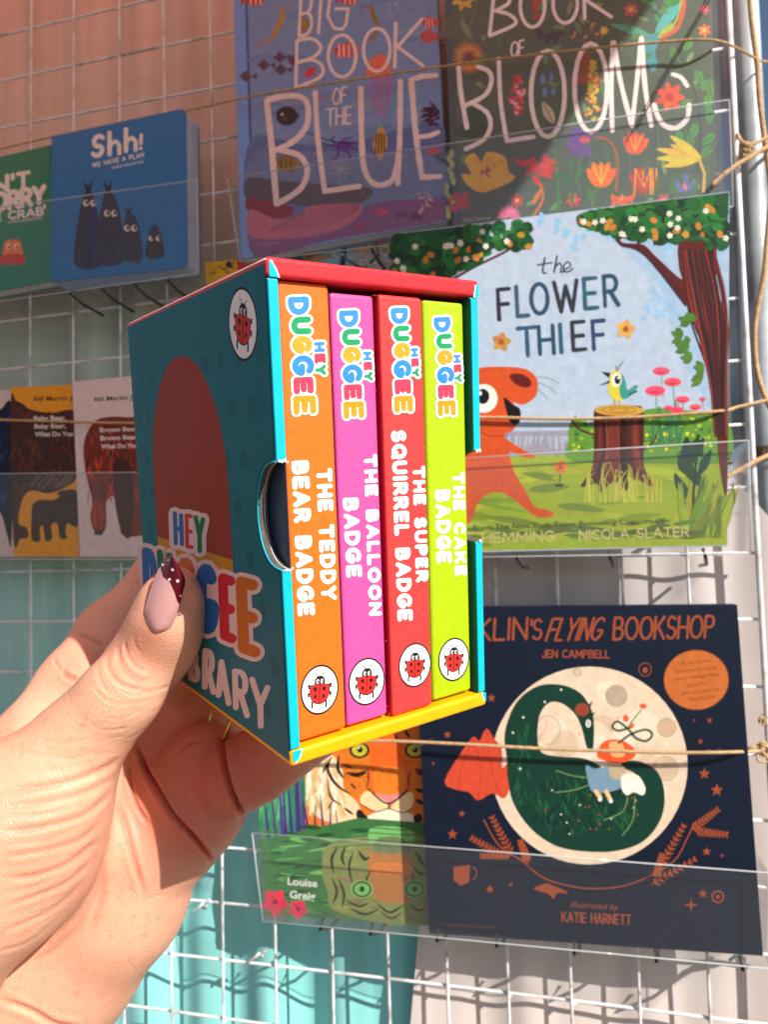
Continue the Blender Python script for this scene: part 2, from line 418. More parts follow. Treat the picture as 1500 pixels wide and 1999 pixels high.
cloth('backdrop_cloth', 'long cloth fading from salmon pink down to mint green behind the white grid', -0.6, lambda z: BND(z) + .05, -1.25, 0.35, 0.036, 0.0068, 3, MINT, nx=300, swag=.35)
cloth('backdrop_cloth', 'pale grey cloth hanging behind the right half of the grid', BND, lambda z: .585 + .085 * min(1, max(0, (-z - .42) / .12)) - .01 * z, -1.25, 0.35, 0.014, 0.0034, 11, GREY, nx=160)
# wire grid
M_WIRE = mat('white_coated_wire', (228, 228, 232), 0.32, var=0.10, scale=120, bump=.15, bscale=300, dirt=((170, 168, 165), 45))
grid = thing('wire_grid', 'white wire display grid carrying all the books', 'wire grid', (0.3, 0, -0.5))
def wire(P, r, nm='wire'):
    V, Fc = tube(P, r, 8); return mesh(nm, V, Fc, M_WIRE, grid, smooth=True)
rg = random.Random(5)
for k in range(-2, 24):
    z = -0.05 * k + rg.uniform(-.0008, .0008)
    wire([(x, 0.0, z + 0.0012 * math.sin(6 * x + k)) for x in np.linspace(-0.25, 0.652, 14)], 0.00128)
for c in range(-5, 13):
    x = 0.05 * c + rg.uniform(-.001, .001)
    wire([(x + 0.001 * math.sin(5 * z + c), -0.0026, z) for z in np.linspace(0.1, -1.17, 14)], 0.00128)
wire([(0.650, -0.0026, 0.12), (0.650, -0.0026, -0.5), (0.651, -0.0026, -1.17)], 0.0023, 'edge_wire')
wire([(0.600, 0.030, 0.12), (0.601, 0.03, -1.17)], 0.0016, 'edge_wire')
parts = []
ico = [(1, 0, 0), (-1, 0, 0), (0, 1, 0), (0, -1, 0), (0, 0, 1), (0, 0, -1)]; icf = [(0, 2, 4), (2, 1, 4), (1, 3, 4), (3, 0, 4), (2, 0, 5), (1, 2, 5), (3, 1, 5), (0, 3, 5)]
for k in range(-2, 24):
    for c in range(-5, 14):
        r_ = rg.uniform(.0017, .0026); parts.append(([np.array([.05 * c + rg.uniform(-.0008, .0008), -.0014, -.05 * k]) + np.array(v) * r_ for v in ico], icf))
V, Fc = join(parts); setp(mesh('weld_bead', V, Fc, M_WIRE, grid, smooth=True), kind='stuff')
# upright tube and the darker post beyond
M_GALV = mat('galvanised_steel', (186, 198, 204), 0.45, metal=0.15, var=0.22, scale=14, bump=.25, bscale=120, dirt=((96, 104, 106), 9))
M_POST = mat('weathered_post', (96, 98, 100), 0.8, var=0.35, scale=18, bump=.4, bscale=60)
M_BAND = mat('rubber_band', (92, 78, 62), 0.7, var=.2, scale=80)
pole = thing('upright_pole', 'grey galvanised steel tube standing at the right edge of the grid', 'pole', W(1500, 1500, .045))
pts = [W(1446, -120, .040), W(1462, 200, .040), W(1478, 500, .040), W(1500, 900, .040), W(1532, 1400, .040), W(1575, 2100, .040)]
V, Fc = tube(catmull(pts, 6), 0.0115, 26); mesh('tube', V, Fc, M_GALV, pole, smooth=True)
for yy, xx in ((886, 1498),):
    c = W(xx, yy, .040); V, Fc = tube([c + np.array([0, 0, .006]), c + np.array([0, 0, -.006])], 0.0126, 26); bevel(mesh('collar', V, Fc, M_BAND, pole, smooth=False), .001)
post = thing('upright_pole', 'thin pale pole in shade between the big picture book and the steel tube', 'pole', W(1412, 400, .06))
V, Fc = tube([W(1409, -120, .058), W(1424, 300, .058), W(1436, 640, .058), W(1450, 1050, .058)], 0.0052, 16); mesh('tube', V, Fc, M_GALV, post, smooth=True)
a, b, c, d = W(1378, -150, .075), W(1440, -150, .075), W(1475, 900, .075), W(1425, 900, .075)
o = mesh('timber_post', *hexa([a, b, b + [0, .03, 0], a + [0, .03, 0], d, c, c + [0, .03, 0], d + [0, .03, 0]]), M_POST, loc=a)
fix(o); setp(o, 'dark weathered upright behind the thin pale pole', 'post')
# twine
M_TWINE = mat('jute_twine', (196, 164, 122), 0.95, var=0.25, scale=300, bump=.4, bscale=1200)
def cord(label, pts, r=0.0011, name='twine', m_=None, grp=None, cat='twine'):
    P = catmull([W(*p) for p in pts], 8)
    V, Fc = twine(P, r); o = mesh(name, V, Fc, m_ or M_TWINE, loc=P[0], smooth=True)
    return setp(o, label, cat, grp)
T_ = 'strings stretched across the books'
cord('topmost twine running across the two big picture books to the steel tube', [(-60, 306, -.020), (100, 268, -.018), (260, 235, -.02), (380, 213, -.02), (470, 193, -.036), (600, 170, -.038), (860, 131, -.038), (1100, 101, -.038), (1300, 82, -.038), (1392, 79, -.036), (1440, 95, -.01), (1482, 118, .015), (1500, 122, .03)], .00095, grp=T_)
cord('twine crossing the bear books and the flower book below its bird', [(-60, 818, -.028), (120, 823, -.028), (262, 826, -.03), (500, 824, -.036), (720, 820, -.044), (930, 815, -.049), (1100, 818, -.049), (1250, 814, -.049), (1405, 803, -.048), (1440, 795, -.016), (1500, 781, .0)], .00115, grp=T_)
cord('lowest twine stretched across the tiger book and the moon book', [(560, 1449, -.034), (740, 1446, -.036), (900, 1452, -.040), (1060, 1461, -.040), (1200, 1466, -.040), (1340, 1469, -.040), (1430, 1468, -.036), (1482, 1466, -.012), (1500, 1462, .0)], .0012, grp=T_)
cord('short thick twine tied round the grid edge beside the flower book', [(1416, 932, -.030), (1440, 920, -.026), (1468, 905, -.016), (1500, 890, -.004), (1540, 878, .02)], .0018)
cord('twine end trailing left from the knot beside the yellow flowers', [(1392, 362, -.034), (1410, 345, -.03), (1440, 322, -.02), (1470, 305, -.010), (1495, 290, .0), (1530, 272, .03)], .0017)
cord('thick twine hanging down the steel tube', [(1462, -40, .014), (1468, 40, .012), (1478, 120, .012), (1484, 200, .012), (1492, 262, .012), (1500, 320, .012), (1505, 380, .012), (1498, 470, .012), (1492, 540, .012), (1478, 610, .014), (1474, 660, .014), (1478, 720, .014), (1492, 770, .014), (1512, 810, .014)], .0021)
cord('thin twine loop tied to the grid edge near the yellow bloom', [(1440, 262, -.004), (1448, 276, -.012), (1462, 284, -.012), (1480, 278, -.008), (1500, 268, 0)], .0013)
def bow(label, cx, cy, y, s, seed):
    rg2 = random.Random(seed); parts = []
    for k in range(4):
        a = rg2.uniform(0, 6.28); L = rg2.uniform(.6, 1.3) * s
        pp = [(cx, cy, y), (cx + L * .5 * math.cos(a) - 3, cy + L * .5 * math.sin(a), y - .004), (cx + L * math.cos(a), cy + L * math.sin(a) + 6, y - .003), (cx + L * .6 * math.cos(a + .8), cy + L * .6 * math.sin(a + .8) + 10, y - .004), (cx + 2, cy + 2, y)]
        if k == 3: pp = pp[:3] + [(cx + L * 1.2 * math.cos(a), cy + L * 1.4, y)]
        parts.append(twine(catmull([W(*q) for q in pp], 6), .0010))
    V, Fc = join(parts); setp(mesh('twine_knot', V, Fc, M_TWINE, loc=W(cx, cy, y), smooth=True), label, 'knot')
bow('knot of twine on the grid edge level with the yellow flowers', 1452, 290, -.008, 17, 2)
bow('looped knot of twine on the grid edge right of the moon book', 1482, 1455, -.008, 26, 9)
bow('small twine knot at the outer corner below the steel collar', 1494, 1395, .0, 20, 4)
M_BLK = mat('shadow_black', (22, 22, 22), .7)  # dark strand laid in place of a string's cast shadow
V, Fc = tube(catmull([W(1400, -30, -.034), W(1385, 2, -.034), W(1318, 118, -.034), W(1243, 252, -.034)], 5), .0006, 6)
setp(mesh('shadow_line', V, Fc, M_BLK, loc=W(1385, 0, -.034), smooth=True), 'thin black line standing in for a string shadow on the flower cover', 'shadow line')
# cable ties and hooks on the grid, lower left
M_TIE = mat('clear_tie', (206, 216, 218), .25, var=.1)
for (px, py, lb) in ((398, 1768, 'clear plastic tie knotted on the grid just right of the wrist'), (508, 1865, 'small clear tie on the grid under the tiger book'), (1447, 1862, 'small clear tie at the lower corner of the moon book')):
    c = np.array((px, py)); P = [W(px - 22, py + 12, -.006), W(px - 9, py + 2, -.009), W(px - 2, py - 4, -.008), W(px + 5, py + 1, -.003), W(px + 1, py + 5, .003), W(px - 3, py + 1, -.003), W(px + 5, py - 6, -.008), W(px + 12, py - 12, -.009)]
    V, Fc = tube(catmull(P, 5), .0013, 7); setp(mesh('cable_tie', V, Fc, M_TIE, loc=W(px, py, 0), smooth=True), lb, 'cable tie')
# awning whose right-hand edge throws the slanting shade; its cloth glows salmon in the sun
mt, t, b = nodes('awning_canvas')
tr = t.nodes.new('ShaderNodeBsdfTranslucent'); df = t.nodes.new('ShaderNodeBsdfDiffuse'); mxs = t.nodes.new('ShaderNodeMixShader')
nz = t.nodes.new('ShaderNodeTexNoise'); nz.inputs['Scale'].default_value = 3
cr = t.nodes.new('ShaderNodeValToRGB'); cr.color_ramp.elements[0].color = (.90, .30, .20, 1); cr.color_ramp.elements[1].color = (.95, .38, .27, 1)
t.links.new(nz.outputs[0], cr.inputs[0]); t.links.new(cr.outputs[0], tr.inputs[0]); t.links.new(cr.outputs[0], df.inputs[0])
mxs.inputs[0].default_value = .28; t.links.new(tr.outputs[0], mxs.inputs[1]); t.links.new(df.outputs[0], mxs.inputs[2])
t.links.new(mxs.outputs[0], t.nodes['Material Output'].inputs[0])
ZA = 0.36
A_ = W(1250, 0, -.029); B_ = W(258, 1400, .036)
eA = A_ + SUN * ((ZA - A_[2]) / SUN[2]); eB = B_ + SUN * ((ZA - B_[2]) / SUN[2])
e0 = eA + (eA - eB) * ((eA[1] - .08) / (eB[1] - eA[1])) * 1.0
e1 = eA + (eB - eA) * 1.55
V = []; Fc = []
NX, NY = 40, 24
for j in range(NY + 1):
    for i in range(NX + 1):
        v = j / NY; u = i / NX; e = e0 + (e1 - e0) * v; x = e[0] - 2.9 * (1 - u)
        V.append((x, e[1], ZA + (0.02 * math.sin(u * 40) * (1 - u)) + .10 * (1 - u)))
for j in range(NY):
    for i in range(NX): a = j * (NX + 1) + i; Fc.append((a, a + 1, a + NX + 2, a + NX + 1))
aw = thing('stall_awning', 'salmon canvas awning stretched over the stall', 'awning', e0)
mesh('canopy_cloth', V, Fc, mt, aw, smooth=True)
V, Fc = tube([e0 + [0, 0, .004], e1 + [0, 0, .004]], .012, 12); mesh('edge_bar', V, Fc, M_GALV, aw, smooth=True)
gm = mat('paving', (104, 98, 90), .85, var=.15, scale=8)
o = mesh('ground', [(-9, -9, -2.06), (9, -9, -2.06), (9, 3, -2.06), (-9, 3, -2.06)], [(0, 1, 2, 3)], gm); o['kind'] = 'structure'
# clear acrylic
def acrylic(name, clear=.86, haze=.10, tint=(.95, .97, .98, 1)):
    mt, t, b = nodes(name)
    tp = t.nodes.new('ShaderNodeBsdfTransparent'); tp.inputs[0].default_value = tint
    gl = t.nodes.new('ShaderNodeBsdfGlossy'); gl.inputs['Roughness'].default_value = .08
    df = t.nodes.new('ShaderNodeBsdfDiffuse'); df.inputs[0].default_value = (.75, .78, .80, 1)
    lw = t.nodes.new('ShaderNodeLayerWeight'); lw.inputs[0].default_value = .5
    pw = t.nodes.new('ShaderNodeMath'); pw.operation = 'POWER'; pw.inputs[1].default_value = 4.5; t.links.new(lw.outputs['Facing'], pw.inputs[0])
    fr = t.nodes.new('ShaderNodeMath'); fr.operation = 'MULTIPLY_ADD'; fr.inputs[1].default_value = .7; fr.inputs[2].default_value = .022; t.links.new(pw.outputs[0], fr.inputs[0])
    nz = t.nodes.new('ShaderNodeTexNoise'); nz.inputs['Scale'].default_value = 7; nz.inputs['Detail'].default_value = 5
    tc = t.nodes.new('ShaderNodeTexCoord'); t.links.new(tc.outputs['Object'], nz.inputs['Vector'])
    mr = t.nodes.new('ShaderNodeMapRange'); mr.inputs[3].default_value = haze * .5; mr.inputs[4].default_value = haze * 1.5; t.links.new(nz.outputs[0], mr.inputs[0])
    m1 = t.nodes.new('ShaderNodeMixShader'); m2 = t.nodes.new('ShaderNodeMixShader')
    t.links.new(mr.outputs[0], m1.inputs[0]); t.links.new(tp.outputs[0], m1.inputs[1]); t.links.new(df.outputs[0], m1.inputs[2])
    t.links.new(fr.outputs[0], m2.inputs[0]); t.links.new(m1.outputs[0], m2.inputs[1]); t.links.new(gl.outputs[0], m2.inputs[2])
    t.links.new(m2.outputs[0], t.nodes['Material Output'].inputs[0]); return mt
M_ACR = acrylic('clear_acrylic', haze=.014, tint=(.99, .993, .996, 1))
M_EDGE = acrylic('acrylic_edge', haze=.55, tint=(.82, .88, .90, 1))
def slab(a, b, c, d, off): return hexa([a, b, c, d, a + off, b + off, c + off, d + off])
def pocket(label, tl, tr, br, bl, y0, depth, hooks=(), lip=True):
    """open-topped clear tray: front panel, floor, two ends, hooks over the wire"""
    TL, TR, BR, BL = [W(p[0], p[1], y0) for p in (tl, tr, br, bl)]
    t = thing('book_holder', label, 'book holder', (BL + BR) / 2)
    th = np.array([0, .0012, 0]); bk = np.array([0, depth, 0])
    fix(mesh('front_panel', *slab(TL, TR, BR, BL, th), M_ACR, t))
    up = np.array([0, 0, .0015]); dn = np.array([0, .0013, -.0003])
    fix(mesh('tray_floor', *slab(BL + dn, BR + dn, BR + bk, BL + bk, -up), M_ACR, t))
    for P, Q, sx in ((TL, BL, 1), (TR, BR, -1)):
        o1 = np.array([0.0001 * sx, .0013, 0]); sd_ = np.array([.0012 * sx, 0, 0])
        fix(mesh('end_panel', *slab(P + o1, Q + o1, Q + bk, P + bk, sd_), M_ACR, t))
        V, Fc = tube([P - [0, .0006, 0], Q - [0, .0006, 0]], .0005, 6); mesh('polished_edge', V, Fc, M_EDGE, t, smooth=True)
    for P, Q in ((TL, TR), (BL, BR)):
        V, Fc = tube([P - [0, .0004, 0], Q - [0, .0004, 0]], .0005, 6); mesh('polished_edge', V, Fc, M_EDGE, t, smooth=True)
    for hx in hooks:
        p = BL + (BR - BL) * hx + np.array([0, .002, 0])
        V, Fc = tube([p + [0, .004, .003], p + [0, -.003, -.002], p + [0.003, .012, -.008], p + [.005, depth, -.010]], .0014, 8); mesh('hook', V, Fc, M_HOOK, t, smooth=True)
    return t
M_HOOK = mat('smoked_hook', (60, 64, 64), .3, var=.1)
# ================================================================== books on the wall
def outline(tl, tr, br, bl, rad=0, corners=(0, 0, 0, 0)):
    pts = [np.array(p, float) for p in (tl, tr, br, bl)]; out = []
    for i, p in enumerate(pts):
        if rad and corners[i]:
            a = pts[i - 1] - p; b = pts[(i + 1) % 4] - p; a /= np.linalg.norm(a); b /= np.linalg.norm(b)
            for k in range(6):
                t = k / 5; q0 = p + a * rad; q1 = p + b * rad; out.append((1 - t) ** 2 * q0 + 2 * t * (1 - t) * p + t * t * q1)
        else: out.append(p)
    return out
def bk(name, label, q, y, thick, cover, rad=0, corners=(0, 0, 0, 0), matl=None, board=.0016, inset=3, cat='book', group=None, page=None):
    """q = corner pixels TL TR BR BL at the cover plane y; the block runs back towards the grid"""
    ol = outline(*q, rad, corners); cen = sum(np.array(p) for p in q) / 4
    t = thing(name, label, cat, W(q[3][0], q[3][1], y), group)
    cm = mat('cover_%d_%d_%d' % cover, cover, .4, var=.06, scale=120)
    f = [W(p[0], p[1], y) for p in ol]; o_ = np.array([0, board, 0])
    o = fix(mesh('front_cover', *prism(f, [p + o_ for p in f]), cm, t)); bevel(o, .0004, 2)
    g = [p + (cen - p) / np.linalg.norm(cen - p) * inset for p in ol]
    gi = [W(p[0], p[1], y) + np.array([0, board + .00003, 0]) for p in g]
    fix(mesh('page_block', *prism(gi, [p + [0, thick - 2 * board, 0] for p in gi]), page or M_PAGE, t))
    bb = [p + np.array([0, thick - board + .00008, 0]) for p in f]
    o = fix(mesh('back_cover', *prism(bb, [p + o_ for p in bb]), cm, t)); bevel(o, .0004, 2)
    a = Art(wall(y)); Q = Quad(*q)
    cin = [p + (cen - p) / np.linalg.norm(cen - p) * .8 for p in ol]
    a.poly(cin, cover)
    return t, a, Q
R = random.Random(21)
def clampc(c, d): return tuple(int(min(255, max(0, v + R.randint(-d, d)))) for v in c)
# ---- crab book (green)
t, a, Q = bk('board_book', 'green board book with pale cut-out capitals and a small orange crab', ((-150, 342), (99, 283), (99, 549), (-150, 596)), -.022, .018, (38, 132, 98), board=.002)
P_ = (238, 226, 214)
a.glyph('N', (-14, 382), (14, 371), (-14, 350), (14, 344), 9, P_); a.text("'T", (24, 370), (56, 365), (0, -28), 8, P_, .3)
a.text('WORRY', (-46, 416), (86, 396), (0, -30), 10, P_, .22, wob=.05); a.text(',', (84, 402), (90, 402), (0, -24), 5, P_)
a.text('LITTLE CRAB', (-80, 440), (84, 420), (0, -14), 4, P_, .25, wob=.06)
a.font('chris haughton'.upper(), (16, 437), (82, 428), (0, -5), P_, .01)
a.blob([(6, 492), (8, 476), (16, 468), (24, 470), (32, 467), (40, 474), (44, 490), (42, 500), (8, 502)], (240, 128, 40)); a.blob([(-2, 504), (12, 497), (38, 496), (48, 502), (46, 514), (0, 514)], (205, 60, 36))
for x in (16, 32): a.ell(x, 482, 4.5, 6, (250, 225, 180)); a.ell(x + 1, 483, 2, 3, (20, 20, 20))
for k in range(4): a.line([(2 + k * 12, 512), (-1 + k * 12, 519)], 3, (205, 60, 36))
a.build('cover_print', t)
# ---- Shh book (blue)
t, a, Q = bk('board_book', 'thick blue board book with rounded corner and four dark figures with white eyes', ((100, 267), (362, 211), (366, 523), (98, 551)), -.032, .026, (28, 116, 176), rad=14, corners=(0, 1, 1, 0), board=.002, inset=1.5, page=mat('blue_grey_pages', (176, 192, 222), .7, var=.1, scale=200))
a.glyph('S', (181, 306), (199, 303), (183, 268), (203, 265), 9.0, P_)
for x, y in ((214, 302), (246, 295)): a.line([(x, y - 42), (x, y)], 8.8, P_); a.line([(x, y - 12), (x + 4, y - 22), (x + 13, y - 25), (x + 19, y - 18), (x + 19, y - 2)], 8.4, P_)
a.line([(276, 264), (275, 281)], 6.5, P_); a.ell(275, 290, 3.6, 3.6, P_)
a.text('WE HAVE A PLAN', (181, 327), (280, 307), (0, -8), 1.7, P_, .28, wob=.12); a.font('CHRIS HAUGHTON', (218, 331), (280, 318), (0, -5), P_, .015)
def bag(x, yb, h, wd, col, lean=0, knot=True):
    a.blob([(x - wd, yb), (x - wd * .85, yb - h * .45), (x - wd * .5, yb - h * .75), (x - wd * .2 + lean, yb - h * .86), (x + wd * .25 + lean, yb - h * .86), (x + wd * .6, yb - h * .72), (x + wd * .95, yb - h * .4), (x + wd, yb)], col)
    if knot: a.blob([(x - 2 + lean, yb - h * .84), (x - wd * .35 + lean, yb - h * .98), (x + lean, yb - h * .93), (x + wd * .3 + lean, yb - h), (x + 4 + lean, yb - h * .84)], col)
bag(172, 518, 166, 25, (28, 30, 46)); a.blob([(176, 515), (180, 440), (176, 395), (190, 420), (199, 512)], (24, 28, 92))
bag(214, 512, 160, 26, (40, 40, 56), -3); bag(255, 506, 104, 21, (46, 46, 52), -4); bag(302, 502, 72, 17, (44, 42, 46), 0, False)
for x, y, s in ((175, 397, 1), (216, 417, 1), (255, 446, 1), (302, 466, .8)):
    for d in (-7, 7): a.ell(x + d, y, 6 * s, 6.5 * s, (225, 218, 206)); a.ell(x + d + 2, y - 1, 3 * s, 4 * s, (30, 30, 44))
for k in range(26): x = R.uniform(150, 318); a.line([(x, R.uniform(470, 500)), (x + R.uniform(-6, 6), R.uniform(500, 520))], R.uniform(1, 3), clampc((52, 56, 66), 12))
a.build('cover_print', t)
pocket('clear acrylic holder carrying the blue and green board books', (-160, 428), (385, 352), (388, 534), (-160, 612), -.040, .040, hooks=(.57, .68, .79, .9))
# ---- three bear picture books
t, a, Q = bk('picture_book', 'white picture book with a dark blue horse shape, at the far left edge', ((-140, 772), (30, 760), (32, 1087), (-140, 1087)), -.016, .004, (214, 196, 192), board=.0004, inset=1)
a.blob([(-60, 790), (-10, 782), (0, 800), (22, 786), (26, 900), (22, 1060), (14, 1045), (0, 1000), (-30, 990), (-60, 1000)], (14, 18, 40))
for k in range(22): x, y = R.uniform(-10, 20), R.uniform(790, 980); a.leaf(x, y, R.uniform(12, 30), R.uniform(4, 9), R.uniform(60, 120), clampc(R.choice([(20, 32, 90), (16, 16, 50), (40, 60, 130)]), 10))
a.build('cover_print', t, M_PAINT)
t, a, Q = bk('picture_book', 'yellow picture book showing a big brown bear over a little bear', ((20, 757), (150, 751), (154, 1087), (27, 1087)), -.019, .004, (236, 160, 16), board=.0004, inset=1)
BR = (74, 36, 24)
a.blob([(21, 788), (32, 783), (44, 788), (62, 800), (100, 806), (148, 805), (150, 880), (150, 930), (130, 950), (95, 963), (62, 958), (44, 975), (36, 1020), (52, 1030), (55, 1048), (40, 1052), (26, 1050)], BR)
for k in range(150):
    x, y = R.uniform(28, 140), R.uniform(800, 945)
    a.leaf(x, y, R.uniform(10, 34), R.uniform(2, 5), R.uniform(40, 120), clampc(R.choice([(96, 40, 22), (60, 30, 20), (36, 22, 16), (120, 60, 30), (50, 34, 24)]), 8))
for k in range(34): x = R.uniform(58, 138); a.line([(x - 12, 950 + R.uniform(-3, 6)), (x + 8, 925 + R.uniform(-4, 8))], 1.3, clampc((112, 96, 76), 14))
a.blob([(62, 1052), (62, 1010), (64, 985), (80, 976), (104, 976), (118, 968), (112, 965), (122, 958), (152, 962), (152, 1026), (132, 1022), (128, 1040), (132, 1050), (118, 1050), (112, 1022), (100, 1026), (102, 1050), (90, 1056), (84, 1028), (78, 1030), (78, 1056)], (58, 34, 20))
for k in range(60): x, y = R.uniform(66, 144), R.uniform(980, 1016); a.line([(x, y), (x + R.uniform(-5, 5), y + R.uniform(4, 9))], 1.2, clampc((84, 54, 30), 14))
a.font('Bill Martin Jr', (66, 783), (148, 781), (0, -9), (60, 44, 10), .02)
for k, s in enumerate(('Baby Bear,', 'Baby Bear,', 'What Do You')): a.font(s, (66 + k, 821 + 15.5 * k), (129 + (14 if k == 2 else 0), 820 + 15.5 * k), (0, -9), (232, 222, 214), .03)
a.build('cover_print', t, M_PAINT)
t, a, Q = bk('picture_book', 'white picture book with a large reddish brown bear, half hidden by the held box', ((141, 745), (330, 728), (336, 1087), (156, 1087)), -.022, .004, (226, 208, 204), board=.0004, inset=1)
a.blob([(163, 885), (168, 850), (186, 822), (212, 814), (250, 815), (330, 824), (330, 1010), (300, 1040), (276, 1046), (240, 1045), (232, 1015), (222, 970), (208, 980), (208, 1020), (202, 1040), (186, 1040), (176, 1010), (180, 980), (170, 935)], (126, 44, 22))
for k in range(130):
    x, y = R.uniform(172, 262), R.uniform(826, 960)
    a.leaf(x, y, R.uniform(14, 44), R.uniform(2, 6), R.uniform(60, 105), clampc(R.choice([(152, 50, 20), (112, 40, 20), (196, 70, 22), (84, 36, 22), (96, 50, 22)]), 8))
a.blob([(222, 905), (250, 900), (262, 960), (256, 1044), (240, 1042), (226, 990)], (74, 34, 24))
a.leaf(190, 975, 66, 26, 88, (176, 56, 24), (84, 26, 16))
for k in range(14): a.line([(186 + k, 1036), (184 + k * 1.2, 1044)], 1.1, (50, 24, 18))
a.font('Bill Martin Jr', (184, 784), (266, 779), (0, -9), (70, 56, 52), .02)
for k, s in enumerate(('Brown Bear,', 'Brown Bear,', 'What Do You See?')): a.font(s, (195 + k, 844 + 16 * k), (270 + (24 if k == 2 else 0), 841 + 16 * k), (0, -9), (240, 226, 220), .03)
a.build('cover_print', t, M_PAINT)
pocket('clear acrylic holder carrying the three bear books', (-160, 926), (420, 921), (420, 1092), (-160, 1092), -.030, .030)
# ---- big blue sea book
def fish(a, x, y, L, h, col, st=None, d=1, belly=None):
    a.poly([(x - d * L * .35, y), (x - d * L * .62, y - h * .5), (x - d * L * .62, y + h * .5)], clampc(col, 10))
    a.ell(x, y, L * .45, h * .5, col)
    if st:
        for k in (-.2, .02, .22): a.line([(x + d * k * L, y - h * .38), (x + d * k * L + 1, y + h * .38)], L * .07, st)
    a.leaf(x, y - h * .4, L * .25, h * .3, 200 if d > 0 else -20, clampc(col, 16))
    a.ell(x + d * L * .3, y - h * .08, max(.9, h * .08), max(.9, h * .08), (20, 20, 20), n=8)
t, a, Q = bk('hardback_book', 'large blue hardback with hand-painted sea creatures and pale capitals', ((452, -150), (846, -150), (874, 432), (470, 508)), -.026, .014, (124, 148, 192), inset=4)
a.poly([(453, -140), (474, -140), (494, 503), (471, 507)], (120, 160, 226))
a.poly([(474, -140), (479, -140), (499, 502), (494, 503)], (70, 92, 150))
for k in range(26):
    y = R.uniform(-60, 300); x = R.uniform(500, 840); a.leaf(x - 60, y, R.uniform(60, 130), R.uniform(8, 26), R.uniform(-14, 2), clampc(R.choice([(118, 144, 190), (130, 152, 194), (112, 138, 186), (136, 154, 190)]), 5))
a.blob([(492, 270), (600, 285), (720, 270), (858, 240), (864, 330), (866, 400), (700, 440), (498, 420)], (96, 112, 164)); a.blob([(495, 300), (560, 300), (640, 296), (860, 310), (866, 380), (700, 400), (497, 380)], (112, 128, 168))
a.blob([(496, 395), (560, 420), (640, 425), (700, 412), (740, 395), (870, 390), (872, 428), (640, 470), (497, 500)], (132, 84, 132))
a.blob([(484, 349), (560, 355), (650, 362), (722, 368), (722, 385), (690, 402), (620, 404), (560, 398), (486, 396)], (92, 82, 88))
a.blob([(484, 388), (540, 396), (570, 405), (568, 420), (530, 427), (486, 415)], (140, 34, 48))
a.blob([(488, 410), (540, 428), (590, 420), (600, 405), (660, 398), (708, 402), (690, 432), (640, 455), (570, 466), (490, 462)], (190, 108, 128))
for k in range(9): a.line([(520 + k * 4, 452 - k * 2), (590, 446 - 4 * k), (650, 436 - 4 * k), (700, 408 - k)], 1.2, (160, 84, 112), smooth=True)
fish(a, 498, -2, 44, 30, (196, 70, 60), (236, 200, 190)); fish(a, 682, -4, 44, 30, (204, 74, 56), (236, 200, 190)); fish(a, 800, 100 - 130, 40, 26, (60, 60, 130))
a.line([(549, 22), (552, 34), (545, 48), (540, 58), (534, 70), (528, 78), (518, 84)], 11, (196, 140, 60), smooth=True, taper=lambda u: 1 - .75 * abs(u - .35) * 1.3 if u < .9 else .2)
a.line([(549, 22), (558, 16), (566, 13)], 3, (196, 140, 60)); a.line([(519, 84), (508, 82), (506, 88), (514, 90)], 3, (190, 110, 90), smooth=True)
a.line([(722, 12), (727, 20), (730, 34), (738, 48), (736, 60), (730, 74), (722, 76), (716, 70)], 9, (150, 118, 60), smooth=True, taper=lambda u: 1 - .8 * abs(u - .3)); a.line([(705, 16), (722, 12)], 3, (150, 118, 60))
a.ell(593, 48, 11, 13, (140, 128, 70)); a.ell(593, 48, 6, 8, (170, 140, 60))
for x, y in ((547, 113), (516, 128), (549, 137), (480, 150), (575, 120)): a.poly([(x - 14, y), (x, y - 12), (x + 12, y), (x, y + 11)], (100, 76, 100)); a.poly([(x + 10, y), (x + 22, y - 7), (x + 22, y + 7)], (100, 76, 100)); a.line([(x - 3, y - 9), (x - 3, y + 8)], 2, (60, 50, 80))
fish(a, 672, 100, 46, 30, (216, 96, 92), (246, 206, 200), -1); fish(a, 838, 45, 30, 22, (200, 80, 84), (240, 190, 190), -1); fish(a, 836, 72, 34, 26, (196, 90, 96), None, -1)
a.ell(606, 142, 14, 8, (214, 70, 90), -40)
a.blob([(716, 150), (720, 122), (740, 106), (758, 116), (764, 138), (764, 150), (740, 156)], (230, 116, 92))
for k in range(14): x = 726 + k * 2.6; a.line([(x, 150), (x + R.uniform(-5, 5), 180), (x + R.uniform(-7, 7), R.uniform(198, 230))], 2, clampc((170, 110, 160), 14), smooth=True)
a.ell(560, 227, 21, 19, (58, 50, 54)); a.poly([(575, 226), (584, 219), (583, 234)], (58, 50, 54)); a.ell(551, 224, 3, 3, (200, 190, 170)); a.ell(557, 233, 6, 4, (84, 74, 64))
a.ell(559, 320, 22, 17, (132, 108, 72)); fish(a, 559, 322, 44, 26, (150, 120, 66), (90, 80, 60), -1)
for k in range(7): an = 210 + k * 40; a.line([(660, 288), (660 + 34 * math.cos(math.radians(an)), 288 + 16 * math.sin(math.radians(an))), (660 + 52 * math.cos(math.radians(an + 14)), 290 + 24 * math.sin(math.radians(an + 14)))], 5, (92, 58, 140), smooth=True, taper=lambda u: 1 - .6 * u)
a.ell(672, 285, 16, 10, (104, 60, 148)); a.line([(600, 260), (640, 274), (690, 282)], 2, (40, 44, 90), smooth=True)
a.blob([(736, 258), (744, 248), (752, 258), (757, 280), (750, 300), (744, 312), (734, 300), (728, 282)], (206, 156, 70))
for k in range(4): a.line([(735 + k * 5, 262), (733 + k * 6, 302)], 2.6, (60, 36, 40))
